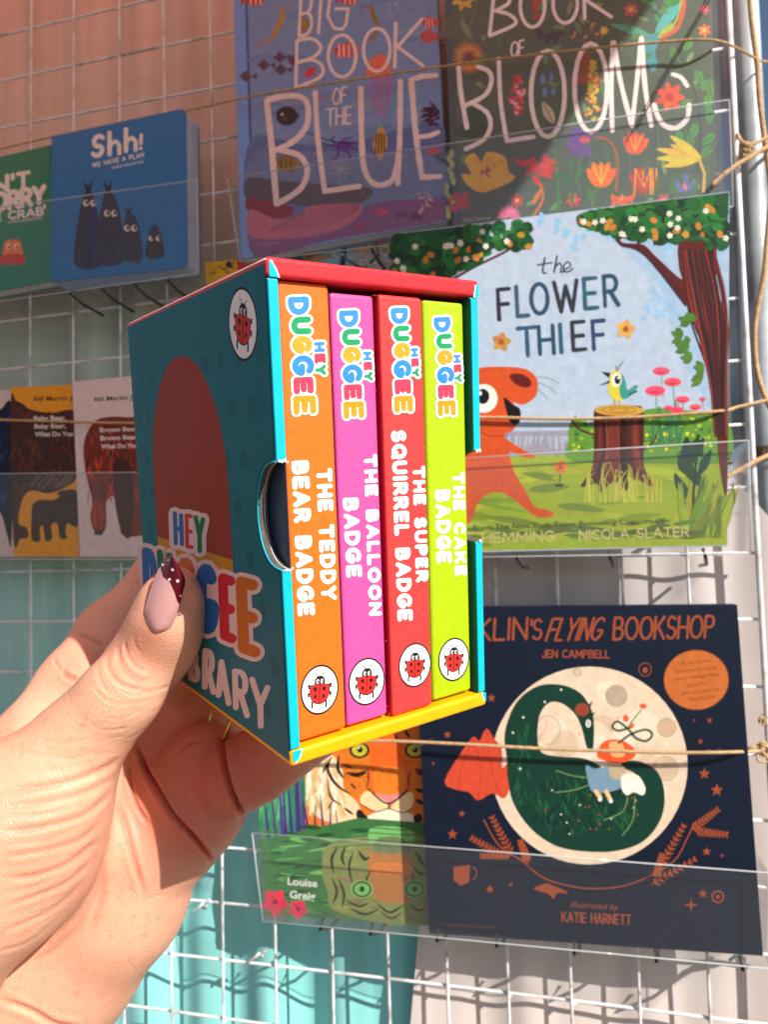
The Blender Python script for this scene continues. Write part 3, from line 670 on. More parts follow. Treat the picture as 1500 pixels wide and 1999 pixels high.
for k in range(12): an = k * 30; a.line([(664, 330), (664 + 24 * math.cos(math.radians(an)), 330 + 20 * math.sin(math.radians(an)))], 2, clampc((150, 170, 176), 12))
for k in range(10): a.leaf(500 + R.uniform(-6, 30), 278 + R.uniform(-10, 14), 16, 4, R.uniform(0, 360), (92, 140, 170))
for k in range(22): a.leaf(858 + R.uniform(-8, 4), R.uniform(205, 250), R.uniform(16, 38), 5, R.uniform(150, 240), clampc((72, 40, 72), 12))
for cx, cy, c in ((744, 418, (196, 64, 96)), (785, 424, (120, 56, 100)), (812, 428, (96, 60, 84)), (700, 448, (150, 60, 100)), (845, 300, (200, 80, 80))):
    for k in range(9): a.leaf(cx, cy, R.uniform(10, 18), 5, -180 + k * 22, clampc(c, 16))
for k in range(60): a.ell(R.uniform(500, 850), R.uniform(-40, 390), R.uniform(.7, 2), R.uniform(.7, 2), clampc((176, 184, 220), 20), n=6)
for k in range(16): a.ell(765 + R.uniform(-14, 14), 24 + R.uniform(-22, 14), 2, 2, (176, 160, 200), n=6)
for k in range(14): a.leaf(R.uniform(822, 846), R.uniform(375, 410), R.uniform(8, 16), 4, R.uniform(0, 360), (206, 150, 160))
PW = (240, 214, 208)
a.glyph('B', (584, 72), (608, 66), (588, -12), (612, -14), 6, PW); a.line([(622, 65), (628, -12)], 6, PW); a.line([(678, -6), (660, -14), (644, 0), (640, 32), (652, 56), (668, 58), (676, 48), (680, 18), (656, 18)], 6, PW, smooth=False)
a.line([(578, 172), (580, 80)], 6.5, PW); a.line([(580, 80), (605, 76), (622, 84), (626, 98), (612, 112), (584, 122)], 6.5, PW, smooth=True); a.line([(584, 122), (612, 118), (630, 132), (624, 152), (578, 172)], 6.5, PW, smooth=True)
for cx, cy, rx, ry in ((668, 110, 27, 41), (736, 98, 26, 42)): a.ring(cx, cy, rx, ry, 6.5, PW)
a.line([(773, 46), (771, 132)], 7, PW); a.line([(824, 38), (775, 94)], 6.5, PW); a.line([(776, 92), (826, 129)], 6.5, PW)
a.text('OF', (650, 206), (676, 200), (1, -30), 3.2, PW, .15, jit=.1); a.text('THE', (638, 246), (686, 241), (1, -32), 3.4, PW, .22, jit=.1)
a.line([(521, 198), (530, 280), (540, 398)], 11.5, PW, jit=.10, smooth=True); a.line([(523, 196), (560, 188), (592, 192), (602, 214), (598, 248), (574, 276), (535, 296)], 11, PW, jit=.1, smooth=True); a.line([(548, 294), (584, 304), (600, 330), (592, 362), (570, 382), (542, 398)], 11, PW, jit=.1, smooth=True)
a.line([(616, 182), (620, 262), (634, 374)], 10, PW, jit=.1, smooth=True); a.line([(634, 374), (662, 370), (702, 364)], 10, PW, jit=.12)
a.line([(705, 174), (706, 260), (710, 322), (722, 352), (742, 362), (766, 352), (776, 322), (778, 300)], 11, PW, jit=.1, smooth=True); a.line([(782, 160), (781, 260), (777, 358)], 10.5, PW, jit=.1, smooth=True)
a.line([(803, 158), (812, 260), (824, 346)], 11, PW, jit=.1, smooth=True); a.line([(803, 157), (824, 150), (852, 148)], 10, PW, jit=.1); a.line([(818, 268), (838, 266), (856, 259)], 9, PW, jit=.1); a.line([(824, 347), (860, 345)], 10, PW, jit=.1)
a.font('Yuval Zommer', (496, 482), (546, 476), (0, -8), (190, 130, 150), .0)
a.build('cover_print', t, M_PAINT)
# ---- blooms book
t, a, Q = bk('hardback_book', 'large dark green hardback crowded with painted flowers and white capitals', ((862, -150), (1384, -150), (1402, 420), (886, 446)), -.029, .016, (68, 90, 76), inset=4)
a.poly([(863, -140), (878, -140), (900, 440), (888, 441)], (44, 76, 92))
for k in range(40): a.leaf(R.uniform(880, 1360), R.uniform(-50, 420), R.uniform(50, 110), R.uniform(16, 40), R.uniform(0, 360), clampc((66, 88, 74), 6))
for k in range(12): x = 868 + k * .9; a.ell(872 + R.uniform(0, 14), 300 + k * 11, 5, 8, clampc((150, 170, 100), 14))
def stem(pts, w_, c): a.line(pts, w_, c, smooth=True, taper=lambda u: 1 - .5 * u)
stem([(910, 60), (900, 20), (890, -20)], 8, (86, 110, 70)); stem([(905, 90), (925, 30), (935, -20)], 7, (80, 110, 66)); a.flower(905, -2, 24, 7, (214, 170, 60), (150, 60, 40)); a.leaf(900, 40, 44, 12, 60, (108, 140, 100))
# orange pompom
for rr, n_, c in ((34, 26, (190, 120, 56)), (27, 20, (206, 142, 66)), (18, 14, (150, 78, 44)), (9, 9, (90, 44, 34))):
    for k in range(n_): a.leaf(916, 114, rr, 5.5, k * 360 / n_ + rr, clampc(c, 14))
for k in range(9): x, y = R.uniform(920, 1200), R.uniform(40, 82); a.leaf(x, y, 9, 5, R.uniform(0, 360), (206, 130, 60)); a.leaf(x, y, 8, 4, R.uniform(0, 360), (214, 150, 60)); a.line([(x, y), (x + 2, y + 12)], 1.2, (150, 90, 50))
for k in range(12): a.leaf(1074 + R.uniform(-22, 22), R.uniform(60, 90), R.uniform(12, 24), 7, R.uniform(0, 360), (40, 46, 70))
for k in range(20): a.leaf(1048 + R.uniform(-9, 9), R.uniform(-10, 40), 12, 7, R.uniform(0, 360), clampc((176, 52, 40), 20))
# pink spike
for k in range(46): yy = R.uniform(150, 222); a.ell(1010 + R.uniform(-1, 1) * (16 - abs(yy - 185) * .25), yy, 4.6, 4, clampc(R.choice([(216, 70, 72), (236, 170, 170), (190, 50, 60)]), 10), n=8)
for x, y, s in ((1066, 118, 9), (1060, 155, 10), (1077, 150, 7), (1064, 180, 10), (1081, 178, 9), (1076, 160, 6)): a.blob([(x, y - s), (x + s * .5, y + s * .3), (x, y + s), (x - s * .5, y + s * .3)], (92, 140, 196), 3)
a.leaf(1082, 242, 48, 20, -118, (196, 184, 150), (90, 110, 70)); a.leaf(1136, 160, 60, 30, -80, (140, 70, 40)); a.line([(1118, 158), (1180, 158)], 10, (170, 70, 40))
for k in range(70): yy = R.uniform(120, 236); a.ell(1158 + R.uniform(-1, 1) * (5 + 10 * (yy - 120) / 116), yy, 4, 3.4, clampc(R.choice([(222, 170, 50), (190, 180, 60), (226, 120, 50)]), 10), n=8)
a.leaf(900, 252, 60, 36, 10, (26, 70, 46)); a.leaf(885, 262, 80, 30, -14, (24, 66, 44)); a.leaf(898, 222, 70, 26, 5, (28, 72, 50))
# hummingbird
a.blob([(1252, 90), (1266, 70), (1282, 66), (1286, 80), (1280, 104), (1284, 128), (1274, 140), (1262, 118)], (60, 150, 160)); a.leaf(1280, 66, 90, 22, -52, (74, 180, 170)); a.leaf(1270, 70, 80, 16, 196, (70, 160, 130)); a.blob([(1284, 72), (1300, 52), (1318, 46), (1312, 64), (1296, 76)], (150, 180, 70)); a.line([(1262, 72), (1238, 74), (1215, 72)], 2, (170, 110, 50))
a.line([(1295, 74), (1322, 56), (1334, 24), (1336, -12)], 8, (206, 92, 60), smooth=True); a.line([(1290, 66), (1316, 48), (1328, 20), (1330, -12)], 3, (180, 190, 60), smooth=True)
stem([(1284, 40), (1276, 0), (1270, -20)], 8, (60, 140, 90)); a.leaf(1280, 30, 30, 8, -30, (60, 150, 90)); a.leaf(1278, 10, 34, 8, 200, (60, 150, 90)); a.blob([(1296, -8), (1316, -14), (1330, 0), (1318, 12), (1300, 12)], (50, 140, 60))
for k in range(70):
    x, y = R.uniform(900, 1390), R.uniform(-30, 410)
    if 100 < y < 290 and 895 < x < 1290 and R.random() < .6: continue
    a.leaf(x, y, R.uniform(14, 34), R.uniform(6, 12), R.uniform(0, 360), clampc(R.choice([(60, 120, 66), (84, 140, 80), (46, 92, 60), (110, 140, 90)]), 12))
for k in range(14): x, y = R.uniform(1060, 1390), R.uniform(290, 400); stem([(x, y + 30), (x + R.uniform(-8, 8), y), (x + R.uniform(-16, 16), y - 40)], 3, clampc((64, 124, 70), 14))
for x, y, r_, c in ((1120, 392, 15, (206, 60, 70)), (1216, 392, 13, (236, 130, 60)), (1296, 392, 14, (214, 80, 90)), (1360, 396, 12, (236, 200, 90)), (1010, 392, 14, (190, 60, 70)), (1376, 60, 14, (226, 120, 60)), (1232, 20, 15, (214, 90, 80)), (1180, 60, 9, (226, 190, 80)), (1376, 20, 11, (214, 80, 110))): a.flower(x, y, r_, 6, c, (230, 190, 90), R.uniform(0, 60))
# leafy stems on the right
for cx, cy, ang in ((1336, 100, -60), (1358, 138, 60), (1368, 176, -40), (1352, 196, 150), (1384, 160, 80), (1384, 184, 95), (1386, 210, 90), (1362, 240, 110), (1348, 262, 90), (1396, 262, 140), (1390, 285, 130), (1330, 285, -100), (1322, 122, -110)): a.leaf(cx, cy, 32, 17, ang, clampc((74, 146, 66), 14), (44, 96, 50))
stem([(1360, 330), (1368, 270), (1362, 200), (1345, 150), (1310, 110)], 4, (56, 70, 52))
a.flower(1308, 190, 30, 7, (218, 82, 46), (180, 40, 30), -100, .5)
# lower row
a.blob([(906, 352), (902, 340), (920, 340), (908, 312), (926, 300), (940, 316), (950, 298), (972, 300), (988, 310), (994, 336), (1006, 346), (996, 356), (970, 368), (940, 376), (918, 366)], (226, 172, 34))
for k in range(6): a.line([(948, 340), (928 + k * 12, 310)], 1.2, (190, 128, 30))
for k in range(7): a.leaf(948, 336, 13, 3, R.uniform(0, 360), (150, 60, 30))
a.line([(1165, 268), (1190, 276), (1206, 310), (1204, 372)], 4, (190, 80, 50), smooth=True)
for k in range(8): a.leaf(1138, 278, 36, 15, 60 + k * 36, clampc((104, 66, 140), 10))
a.ell(1142, 274, 11, 6, (210, 80, 90))
for k in range(16): a.leaf(1050 + R.uniform(-16, 16), 322 + R.uniform(-12, 20), R.uniform(22, 36), 12, R.uniform(0, 360), clampc((196, 46, 50), 16))
stem([(1092, 410), (1088, 340), (1082, 290)], 6, (50, 120, 60)); a.line([(1040, 425), (1060, 390), (1056, 360)], 5, (200, 110, 60), smooth=True); a.leaf(1040, 400, 36, 10, -60, (204, 120, 60))
a.tulip(1240, 282, 30, (236, 92, 36), 4, (240, 160, 40)); a.tulip(1174, 344, 34, (240, 116, 34), 0, (244, 180, 60)); a.tulip(1258, 352, 32, (214, 74, 44), -4, (240, 200, 80))
for k in range(12): a.line([(1238 + k * 4, 330), (1234 + k * 4.6, 380)], 2.4, clampc(R.choice([(236, 190, 60), (190, 40, 50)]), 8))
for d in range(5): a.leaf(1370, 310, R.uniform(60, 96), 17, 168 + d * 12, clampc((226, 196, 60), 10))
a.line([(1366, 312), (1376, 340), (1374, 374)], 6, (214, 180, 60)); a.blob([(1340, 340), (1352, 352), (1354, 372), (1318, 374), (1322, 352)], (90, 110, 170)); a.leaf(1330, 352, 24, 8, 60, (224, 120, 110))
for k in range(16): a.leaf(R.uniform(1080, 1360), R.uniform(340, 400), R.uniform(20, 40), 9, R.uniform(-120, -60), clampc((54, 110, 56), 14))
for k in range(11): a.leaf(994, 424, 24, 6, -180 + k * 18, clampc((226, 120, 150), 18))
for k in range(22): a.ell(1210 + R.uniform(-16, 30), R.uniform(384, 400), 4, 4, clampc((226, 96, 40), 14), n=8)
for k in range(30): a.ell(880 + R.uniform(-2, 34), R.uniform(380, 412), 4.5, 4.5, clampc((176, 46, 62), 18), n=8)
WT = (244, 232, 228)
a.line([(956, 70), (966, -20)], 7, WT); a.line([(966, -20), (990, -14), (994, 6), (968, 22)], 7, WT, smooth=True); a.line([(968, 22), (996, 30), (1006, 48), (958, 70)], 7, WT, smooth=True)
a.ring(1040, 12, 24, 42, 7, WT); a.ring(1104, 8, 24, 38, 7, WT); a.line([(1140, -30), (1142, 36)], 7, WT); a.line([(1168, -20), (1144, 0)], 7, WT); a.line([(1146, 2), (1194, 34)], 7, WT)
a.text('OF', (998, 112), (1022, 107), (1, -28), 3.4, WT, .15)
a.line([(896, 134), (900, 180), (912, 250)], 9.5, WT, jit=.08, smooth=True); a.line([(934, 132), (954, 140), (960, 160), (946, 188), (906, 208)], 9, WT, jit=.08, smooth=True); a.line([(926, 204), (952, 222), (958, 248), (944, 274), (910, 292)], 9, WT, jit=.08, smooth=True)
a.line([(974, 116), (978, 200), (990, 276)], 8.5, WT, jit=.08, smooth=True); a.line([(990, 276), (1020, 271), (1042, 268)], 8.5, WT, jit=.1)
a.ring(1070, 184, 33, 84, 9, WT); a.ring(1154, 172, 32, 86, 9, WT)
a.line([(1197, 84), (1194, 170), (1196, 256)], 9, WT, jit=.08, smooth=True); a.line([(1199, 84), (1212, 160), (1234, 246)], 9, WT, jit=.08, smooth=True); a.line([(1234, 246), (1244, 160), (1252, 76)], 9, WT, jit=.08, smooth=True); a.line([(1253, 76), (1260, 170), (1272, 246)], 9.5, WT, jit=.08, smooth=True)
a.line([(1314, 146), (1330, 152), (1342, 168)], 8, WT, jit=.08, smooth=True); a.line([(1346, 206), (1342, 232), (1322, 250), (1298, 246), (1284, 226), (1278, 206)], 9.5, WT, jit=.08, smooth=True)
a.font('Yuval Zommer', (904, 433), (960, 429), (0, -8), (190, 180, 160), .0)
a.build('cover_print', t, M_HAZY)
pocket('clear acrylic holder in front of the two big picture books', (445, 349), (1424, 196), (1432, 404), (469, 512), -.0335, .0335, hooks=(.3, .55, .8))
# ---- small books peeping over the box
t, a, Q = bk('picture_book', 'narrow yellow and red book peeping up behind the top left of the held box', ((400, 512), (548, 500), (556, 640), (408, 640)), -.006, .003, (226, 180, 30), board=.0004, inset=1)
a.poly([(462, 508), (547, 501), (548, 560), (470, 560)], (206, 46, 36)); a.blob([(452, 514), (446, 510), (440, 520), (456, 524)], (40, 30, 16), 3)
for k in range(10): a.leaf(R.uniform(405, 460), R.uniform(515, 545), 10, 4, R.uniform(0, 360), (150, 110, 20))
a.leaf(520, 512, 30, 10, -170, (236, 130, 40)); a.build('cover_print', t)
t, a, Q = bk('picture_book', 'pale blue book with dark branches and golden leaves, mostly hidden above the held box', ((571, 484), (800, 444), (806, 640), (578, 640)), -.008, .004, (160, 196, 214), board=.0004, inset=1)
a.poly([(571, 486), (612, 478), (614, 540), (574, 540)], (60, 40, 70))
for k in range(26): a.leaf(R.uniform(580, 640), R.uniform(484, 520), R.uniform(10, 20), 9, R.uniform(0, 360), clampc((206, 140, 40), 24))
a.poly([(700, 466), (806, 446), (806, 540), (680, 540)], (190, 178, 172))
for P in ([(660, 470), (672, 480), (668, 520), (650, 560)], [(668, 500), (700, 520), (740, 530)], [(790, 470), (750, 490), (716, 520)], [(740, 500), (735, 475)]): a.line(P, 10 if P[0][0] == 660 else 4, (40, 50, 84), smooth=True)
for k in range(16): a.leaf(R.uniform(690, 790), R.uniform(460, 500), R.uniform(10, 18), 8, R.uniform(0, 360), clampc((214, 156, 90), 24))
for k in range(30): a.ell(R.uniform(610, 780), R.uniform(470, 520), 2.4, 2.4, (236, 236, 236), n=7)
a.build('cover_print', t, M_PAINT)
# ---- flower thief
t, a, Q = bk('hardback_book', 'bright hardback with an orange animal, a bird on a tree stump and a flowering tree', ((765, 457), (1425, 374), (1421, 1066), (800, 1082)), -.046, .010, (176, 196, 218), inset=3)
a.poly([(1140, 412), (1424, 378), (1420, 860), (1330, 700), (1290, 560)], (158, 190, 218))
for k in range(40): a.leaf(R.uniform(1060, 1330), R.uniform(410, 480), R.uniform(12, 24), 12, R.uniform(0, 360), (140, 190, 224))
a.line([(1350, 640), (1310, 600), (1278, 572)], 6, (140, 190, 224), smooth=True)
for k in range(30): a.leaf(1282 + R.uniform(-26, 26), R.uniform(552, 625), R.uniform(8, 16), 7, R.uniform(0, 360), (146, 192, 224))
a.blob([(920, 835), (1000, 842), (1200, 838), (1240, 842), (1240, 890), (940, 900)], (150, 150, 164))
for k in range(60): x = R.uniform(940, 1230); a.line([(x, 852), (x + R.uniform(-3, 3), R.uniform(856, 880))], 2.4, (172, 186, 208))
a.poly([(800, 915), (935, 905), (1010, 890), (1090, 889), (1180, 886), (1300, 880), (1421, 890), (1420, 1064), (802, 1079)], (150, 170, 44))
for k in range(60): a.leaf(R.uniform(800, 1330), R.uniform(905, 1050), R.uniform(50, 120), R.uniform(6, 18), R.uniform(-12, 12), clampc(R.choice([(150, 168, 40), (128, 152, 38), (170, 182, 54), (112, 140, 40)]), 8))
a.blob([(1110, 862), (1120, 820), (1180, 830), (1260, 800), (1330, 800), (1418, 820), (1418, 900), (1270, 905), (1118, 900)], (96, 146, 50))
for k in range(150): a.ell(R.uniform(1118, 1400), R.uniform(812, 885), R.uniform(2, 4.5), R.uniform(2, 4), clampc(R.choice([(220, 214, 50), (70, 130, 50), (170, 190, 50), (50, 110, 50)]), 12), n=8)
for k in range(34): x = R.uniform(1270, 1330); a.line([(x, 870), (x + R.uniform(-10, 16), R.uniform(780, 850))], 2, clampc((60, 120, 80), 20))
for x, y, r in ((1291, 725, 17), (1314, 746, 17), (1280, 763, 20), (1333, 780, 14), (1358, 795, 12), (1372, 779, 7), (1322, 801, 14), (1305, 796, 9)): a.line([(x, y), (x + 4, y + 50)], 1.6, (90, 140, 90)); a.ell(x, y, r, r * .5, clampc((222, 80, 104), 10)); a.leaf(x - r * .6, y + 3, r * 1.2, 5, 0, (196, 56, 84))
# right-hand trunk, roots to crown
a.blob([(1196, 458), (1212, 480), (1238, 484), (1262, 496), (1300, 540), (1350, 600), (1372, 660), (1390, 740), (1398, 800), (1404, 900), (1420, 960), (1422, 700), (1424, 640), (1400, 560), (1395, 470), (1330, 470), (1326, 520), (1330, 545), (1280, 500), (1256, 478), (1216, 474), (1206, 458)], (88, 28, 20))
for k in range(46):
    u = R.random(); x0 = 1330 + u * 66; a.line([(x0, 490), (x0 + 14 + 10 * u, 600 + R.uniform(-20, 20)), (1382 + u * 36, 720 + R.uniform(-30, 30)), (1396 + u * 22, 850)], R.uniform(1.5, 5), clampc(R.choice([(60, 24, 26), (140, 50, 36), (92, 32, 28), (44, 20, 26)]), 8), smooth=True)
for k in range(10): a.line([(1214, 478 + k % 3), (1262, 492 + k), (1340, 580 + 2 * k)], 2, clampc((70, 26, 28), 10), smooth=True)
def foliage(x0, x1, yf0, yf1, n, dk=0):
    for k in range(n):
        x = R.uniform(x0, x1); y0, y1 = yf0(x), yf1(x); y = R.uniform(y0, y1)
        if y < 462 - (x - 765) * .126 + 6: continue
        a.ell(x, y, R.uniform(9, 15), R.uniform(8, 13), clampc(R.choice([(30, 96, 46), (24, 80, 38), (42, 116, 52), (16, 60, 32)]), 8), n=9)
    for k in range(n // 5):
        x = R.uniform(x0, x1); y = R.uniform(yf0(x) + 8, yf1(x)); a.leaf(x, y, 12, 5, R.uniform(0, 360), (18, 56, 36))
    for k in range(n // 14):
        x = R.uniform(x0, x1); y = R.uniform(yf0(x) + 14, yf1(x)); a.ell(x, y, 8, 6, clampc((186, 132, 50), 12), R.uniform(0, 180), 10)
    for k in range(n // 14):
        x = R.uniform(x0, x1); y = R.uniform(yf0(x) + 14, yf1(x)); a.flower(x, y, 6.5, 5, (226, 228, 220), (214, 190, 90), R.uniform(0, 72), .8)
top = lambda x: 466 - (x - 765) * .126
a.poly([(766, 458), (920, 440), (900, 480), (860, 540), (790, 540), (772, 500)], (28, 84, 46)); a.poly([(1200, 404), (1424, 376), (1420, 470), (1330, 470), (1230, 440)], (28, 84, 46))
a.line([(880, 548), (930, 520), (990, 490), (1010, 470)], 5, (90, 40, 36), smooth=True)
foliage(768, 950, top, lambda x: 548 - max(0, x - 860) * .5, 170); foliage(930, 1036, lambda x: 432, lambda x: 485, 44)
foliage(1136, 1240, lambda x: top(x), lambda x: 440 + (x - 1136) * .26, 80); foliage(1230, 1412, top, lambda x: 470, 170); foliage(1380, 1418, lambda x: 440, lambda x: 486, 24)
for x, y in ((1348, 630), (1338, 680), (1352, 700), (1332, 660), (1372, 740), (1360, 620), (1375, 720), (1345, 672)):
    for k in range(4): a.leaf(x, y, R.uniform(16, 26), 12, R.uniform(120, 260), clampc((76, 122, 46), 12))
# stump
a.blob([(1160, 806), (1168, 796), (1200, 791), (1240, 792), (1256, 800), (1258, 860), (1258, 912), (1276, 950), (1240, 936), (1222, 958), (1200, 940), (1172, 962), (1166, 944), (1134, 950), (1156, 915), (1160, 870)], (72, 30, 26))
for k in range(40):
    x = R.uniform(1164, 1252); a.line([(x, 812), (x + R.uniform(-3, 3), 880), (x + (x - 1208) * .35, R.uniform(915, 940))], R.uniform(1.5, 5), clampc(R.choice([(50, 22, 24), (110, 44, 34), (88, 34, 28), (130, 56, 40)]), 8), smooth=True)
a.ell(1209, 801, 49, 11, (196, 156, 64), 1); a.ring(1209, 801, 34, 7, 1.6, (150, 104, 40)); a.ring(1209, 801, 18, 3.6, 1.6, (150, 104, 40)); a.line([(1118, 822), (1132, 838), (1158, 848)], 4, (84, 44, 34), smooth=True); a.line([(1258, 878), (1276, 862), (1282, 850)], 3.4, (84, 44, 34), smooth=True)
# bird
a.blob([(1190, 740), (1196, 726), (1208, 724), (1220, 742), (1222, 770), (1210, 784), (1196, 778), (1188, 762)], (214, 204, 66)); a.blob([(1214, 730), (1222, 745), (1226, 762), (1240, 752), (1246, 756), (1228, 776), (1214, 778), (1210, 760)], (60, 150, 140)); a.ell(1204, 742, 10, 13, (244, 244, 236)); a.ell(1206, 742, 6, 9, (22, 22, 22)); a.ell(1208, 738, 2, 2.6, (250, 250, 250))
a.poly([(1190, 738), (1174, 726), (1192, 728)], (20, 26, 30)); a.poly([(1190, 748), (1168, 754), (1192, 742)], (20, 26, 30)); a.line([(1206, 724), (1212, 712), (1218, 706)], 1.6, (60, 60, 50)); a.line([(1204, 724), (1204, 714)], 1.6, (60, 60, 50)); a.line([(1230, 770), (1244, 764)], 3, (30, 50, 60)); a.line([(1200, 780), (1202, 795)], 1.6, (190, 140, 60)); a.line([(1210, 780), (1212, 795)], 1.6, (190, 140, 60))
# orange animal
OR = (206, 82, 34)
a.blob([(900, 1010), (900, 930), (880, 860), (870, 790), (890, 742), (930, 720), (985, 716), (1030, 722), (1050, 744), (1046, 774), (1022, 790), (1002, 786), (1018, 808), (1004, 838), (984, 850), (1002, 866), (1040, 888), (1044, 894), (1020, 892), (996, 880), (1004, 920), (1028, 960), (1044, 988), (1076, 998), (1078, 1008), (1046, 1008), (1010, 980), (980, 962), (950, 966), (930, 990), (918, 1020)], OR)
for k in range(40): x, y = R.uniform(925, 990), R.uniform(850, 950); a.line([(x, y), (x + R.uniform(-4, 8), y + R.uniform(8, 18))], 1.3, clampc((186, 66, 26), 8))
a.blob([(984, 776), (1002, 790), (1016, 800), (1014, 826), (998, 826), (990, 806)], (18, 12, 14)); a.blob([(996, 732), (1018, 730), (1036, 742), (1036, 754), (1020, 756), (1002, 746)], (96, 26, 18))
a.ell(945, 778, 27, 28, (240, 236, 226)); a.ell(943, 774, 13, 15, (16, 16, 18)); a.ell(938, 768, 3, 4, (250, 250, 250))
for P in ([(1046, 736), (1070, 738), (1092, 748)], [(1048, 746), (1072, 756), (1088, 770)], [(1044, 756), (1064, 772), (1070, 782)]): a.line(P, 1.1, (120, 116, 126), smooth=True)
a.line([(1000, 880), (1034, 886)], 5, OR); a.line([(930, 840), (960, 852), (990, 850)], 2, (150, 54, 24), smooth=True)
# flowers, grass
def smallflower(x, y, r, c): a.flower(x, y, r, 5, c, (160, 84, 40), -80, .75, .3)
smallflower(979, 668, 20, (188, 136, 66)); smallflower(1222, 643, 20, (214, 168, 76)); smallflower(1095, 912, 14, (226, 110, 50)); a.line([(1094, 926), (1092, 948)], 2.4, (40, 60, 36)); a.leaf(1092, 950, 11, 5, -150, (40, 60, 36)); a.leaf(1092, 950, 11, 5, -30, (40, 60, 36))
for k in range(40): x = R.uniform(1140, 1290); a.line([(x, 980), (x + R.uniform(-6, 6), R.uniform(915, 955)), (x + R.uniform(-14, 14), R.uniform(900, 935))], 2.6, clampc((196, 196, 76), 14), smooth=True, taper=lambda u: 1 - .8 * u)
for k in range(14): a.leaf(1358 + R.uniform(-18, 18), R.uniform(880, 980), R.uniform(30, 60), 18, R.uniform(-130, -50), clampc((28, 62, 48), 8))
a.line([(1354, 1020), (1356, 950), (1364, 850)], 5, (24, 54, 42), smooth=True)
for k in range(40): x = R.uniform(1330, 1412); a.leaf(x, 1050, R.uniform(60, 130), 12, R.uniform(-100, -60), clampc(R.choice([(150, 166, 50), (112, 136, 46), (80, 112, 48)]), 10))
for k in range(30): a.leaf(R.uniform(900, 1330), R.uniform(1020, 1050), R.uniform(30, 80), 8, R.uniform(-8, 8), clampc((92, 112, 44), 10))
INK = (38, 74, 104); IK2 = (40, 48, 62)
a.line([(1064, 504), (1060, 530), (1066, 534)], 3.6, IK2, smooth=True); a.line([(1050, 518), (1078, 513)], 3.2, IK2); a.line([(1088, 500), (1082, 532)], 3.6, IK2); a.line([(1083, 524), (1092, 514), (1097, 520), (1095, 531), (1100, 531)], 3.2, IK2, smooth=True); a.line([(1100, 528), (1114, 520), (1110, 512), (1102, 518), (1102, 530), (1112, 530), (1119, 524)], 3.2, IK2, smooth=True)
def wtext(s_, xs, ys, w_, h):
    for ch, x, y, gw in zip(s_, xs, ys, w_): a.glyph(ch, (x, y), (x + gw, y - gw * .09), (x - 3, y - h), (x + gw - 3, y - h - gw * .09), 8.4, clampc(R.choice([INK, INK, (46, 88, 116), (44, 50, 66)]), 5), jit=.09)
wtext('FLOWER', (975, 1011, 1039, 1085, 1143, 1182), (624, 618, 614, 610, 603, 598), (22, 21, 32, 44, 24, 26), 58)
wtext('THIEF', (1014, 1055, 1095, 1120, 1160), (696, 692, 688, 684, 682), (34, 27, 3, 24, 22), 54)
a.font('from the New York Times bestselling creators of'.upper().title(), (925, 1034), (1300, 1020), (0, -10), (70, 84, 34), .0)
a.text('ALICE HEMMING', (840, 1062), (1082, 1055), (0, -18), 3, (196, 190, 120), .22); a.text('NICOLA SLATER', (1132, 1054), (1345, 1047), (0, -18), 3, (196, 190, 120), .22)
a.build('cover_print', t, M_PAINT)
pocket('clear acrylic holder in front of the flower book', (780, 903), (1462, 860), (1466, 1079), (790, 1090), -.052, .052, hooks=(.35, .62, .88))
# ---- tiger book
t, a, Q = bk('picture_book', 'green jungle picture book with an orange tiger face over water and two red flowers', ((488, 1225), (832, 1225), (840, 1806), (514, 1785)), -.014, .004, (58, 132, 92), board=.0004, inset=1)
for k in range(50): a.leaf(R.uniform(498, 560), R.uniform(1300, 1640), R.uniform(40, 120), R.uniform(5, 12), R.uniform(-100, -78), clampc(R.choice([(70, 160, 110), (44, 116, 92), (96, 180, 120)]), 12))
a.blob([(600, 1640), (600, 1560), (596, 1500), (620, 1440), (660, 1400), (830, 1380), (834, 1620), (760, 1630), (680, 1600)], (222, 122, 40))
a.blob([(600, 1505), (640, 1470), (668, 1500), (672, 1540), (700, 1570), (706, 1612), (660, 1610), (606, 1580)], (240, 214, 170))
for k in range(60): x = R.uniform(600, 660); a.leaf(x, R.uniform(1480, 1560), R.uniform(30, 60), 8, R.uniform(60, 110), clampc(R.choice([(246, 226, 190), (230, 190, 130), (214, 170, 120), (250, 240, 220)]), 8))
a.blob([(726, 1440), (785, 1440), (798, 1500), (796, 1540), (778, 1556), (740, 1556), (722, 1530), (722, 1490)], (236, 104, 36)); a.blob([(732, 1500), (786, 1500), (790, 1545), (760, 1560), (732, 1545)], (240, 130, 40))
a.blob([(730, 1548), (760, 1552), (792, 1546), (782, 1560), (764, 1570), (744, 1562)], (226, 140, 140)); a.blob([(722, 1545), (760, 1570), (752, 1580), (730, 1584), (706, 1568), (706, 1552)], (244, 214, 160)); a.blob([(764, 1574), (800, 1546), (808, 1560), (800, 1580), (780, 1586)], (244, 214, 160)); a.blob([(716, 1594), (760, 1578), (806, 1590), (812, 1606), (716, 1604)], (246, 236, 210))
a.line([(720, 1540), (744, 1562), (759, 1568), (776, 1560), (796, 1540)], 3.4, (30, 22, 20), smooth=True); a.line([(760, 1568), (759, 1578)], 3, (30, 22, 20)); a.line([(706, 1570), (734, 1584), (759, 1578), (786, 1586), (804, 1578)], 2, (40, 30, 24), smooth=True)
for cx in (702, 810): a.ell(cx, 1464, 20, 16, (30, 24, 20)); a.ell(cx, 1464, 15, 12, (196, 190, 60)); a.ell(cx + 1, 1463, 5.5, 6, (16, 16, 12)); a.ell(cx - 1, 1460, 1.8, 1.8, (240, 240, 230))
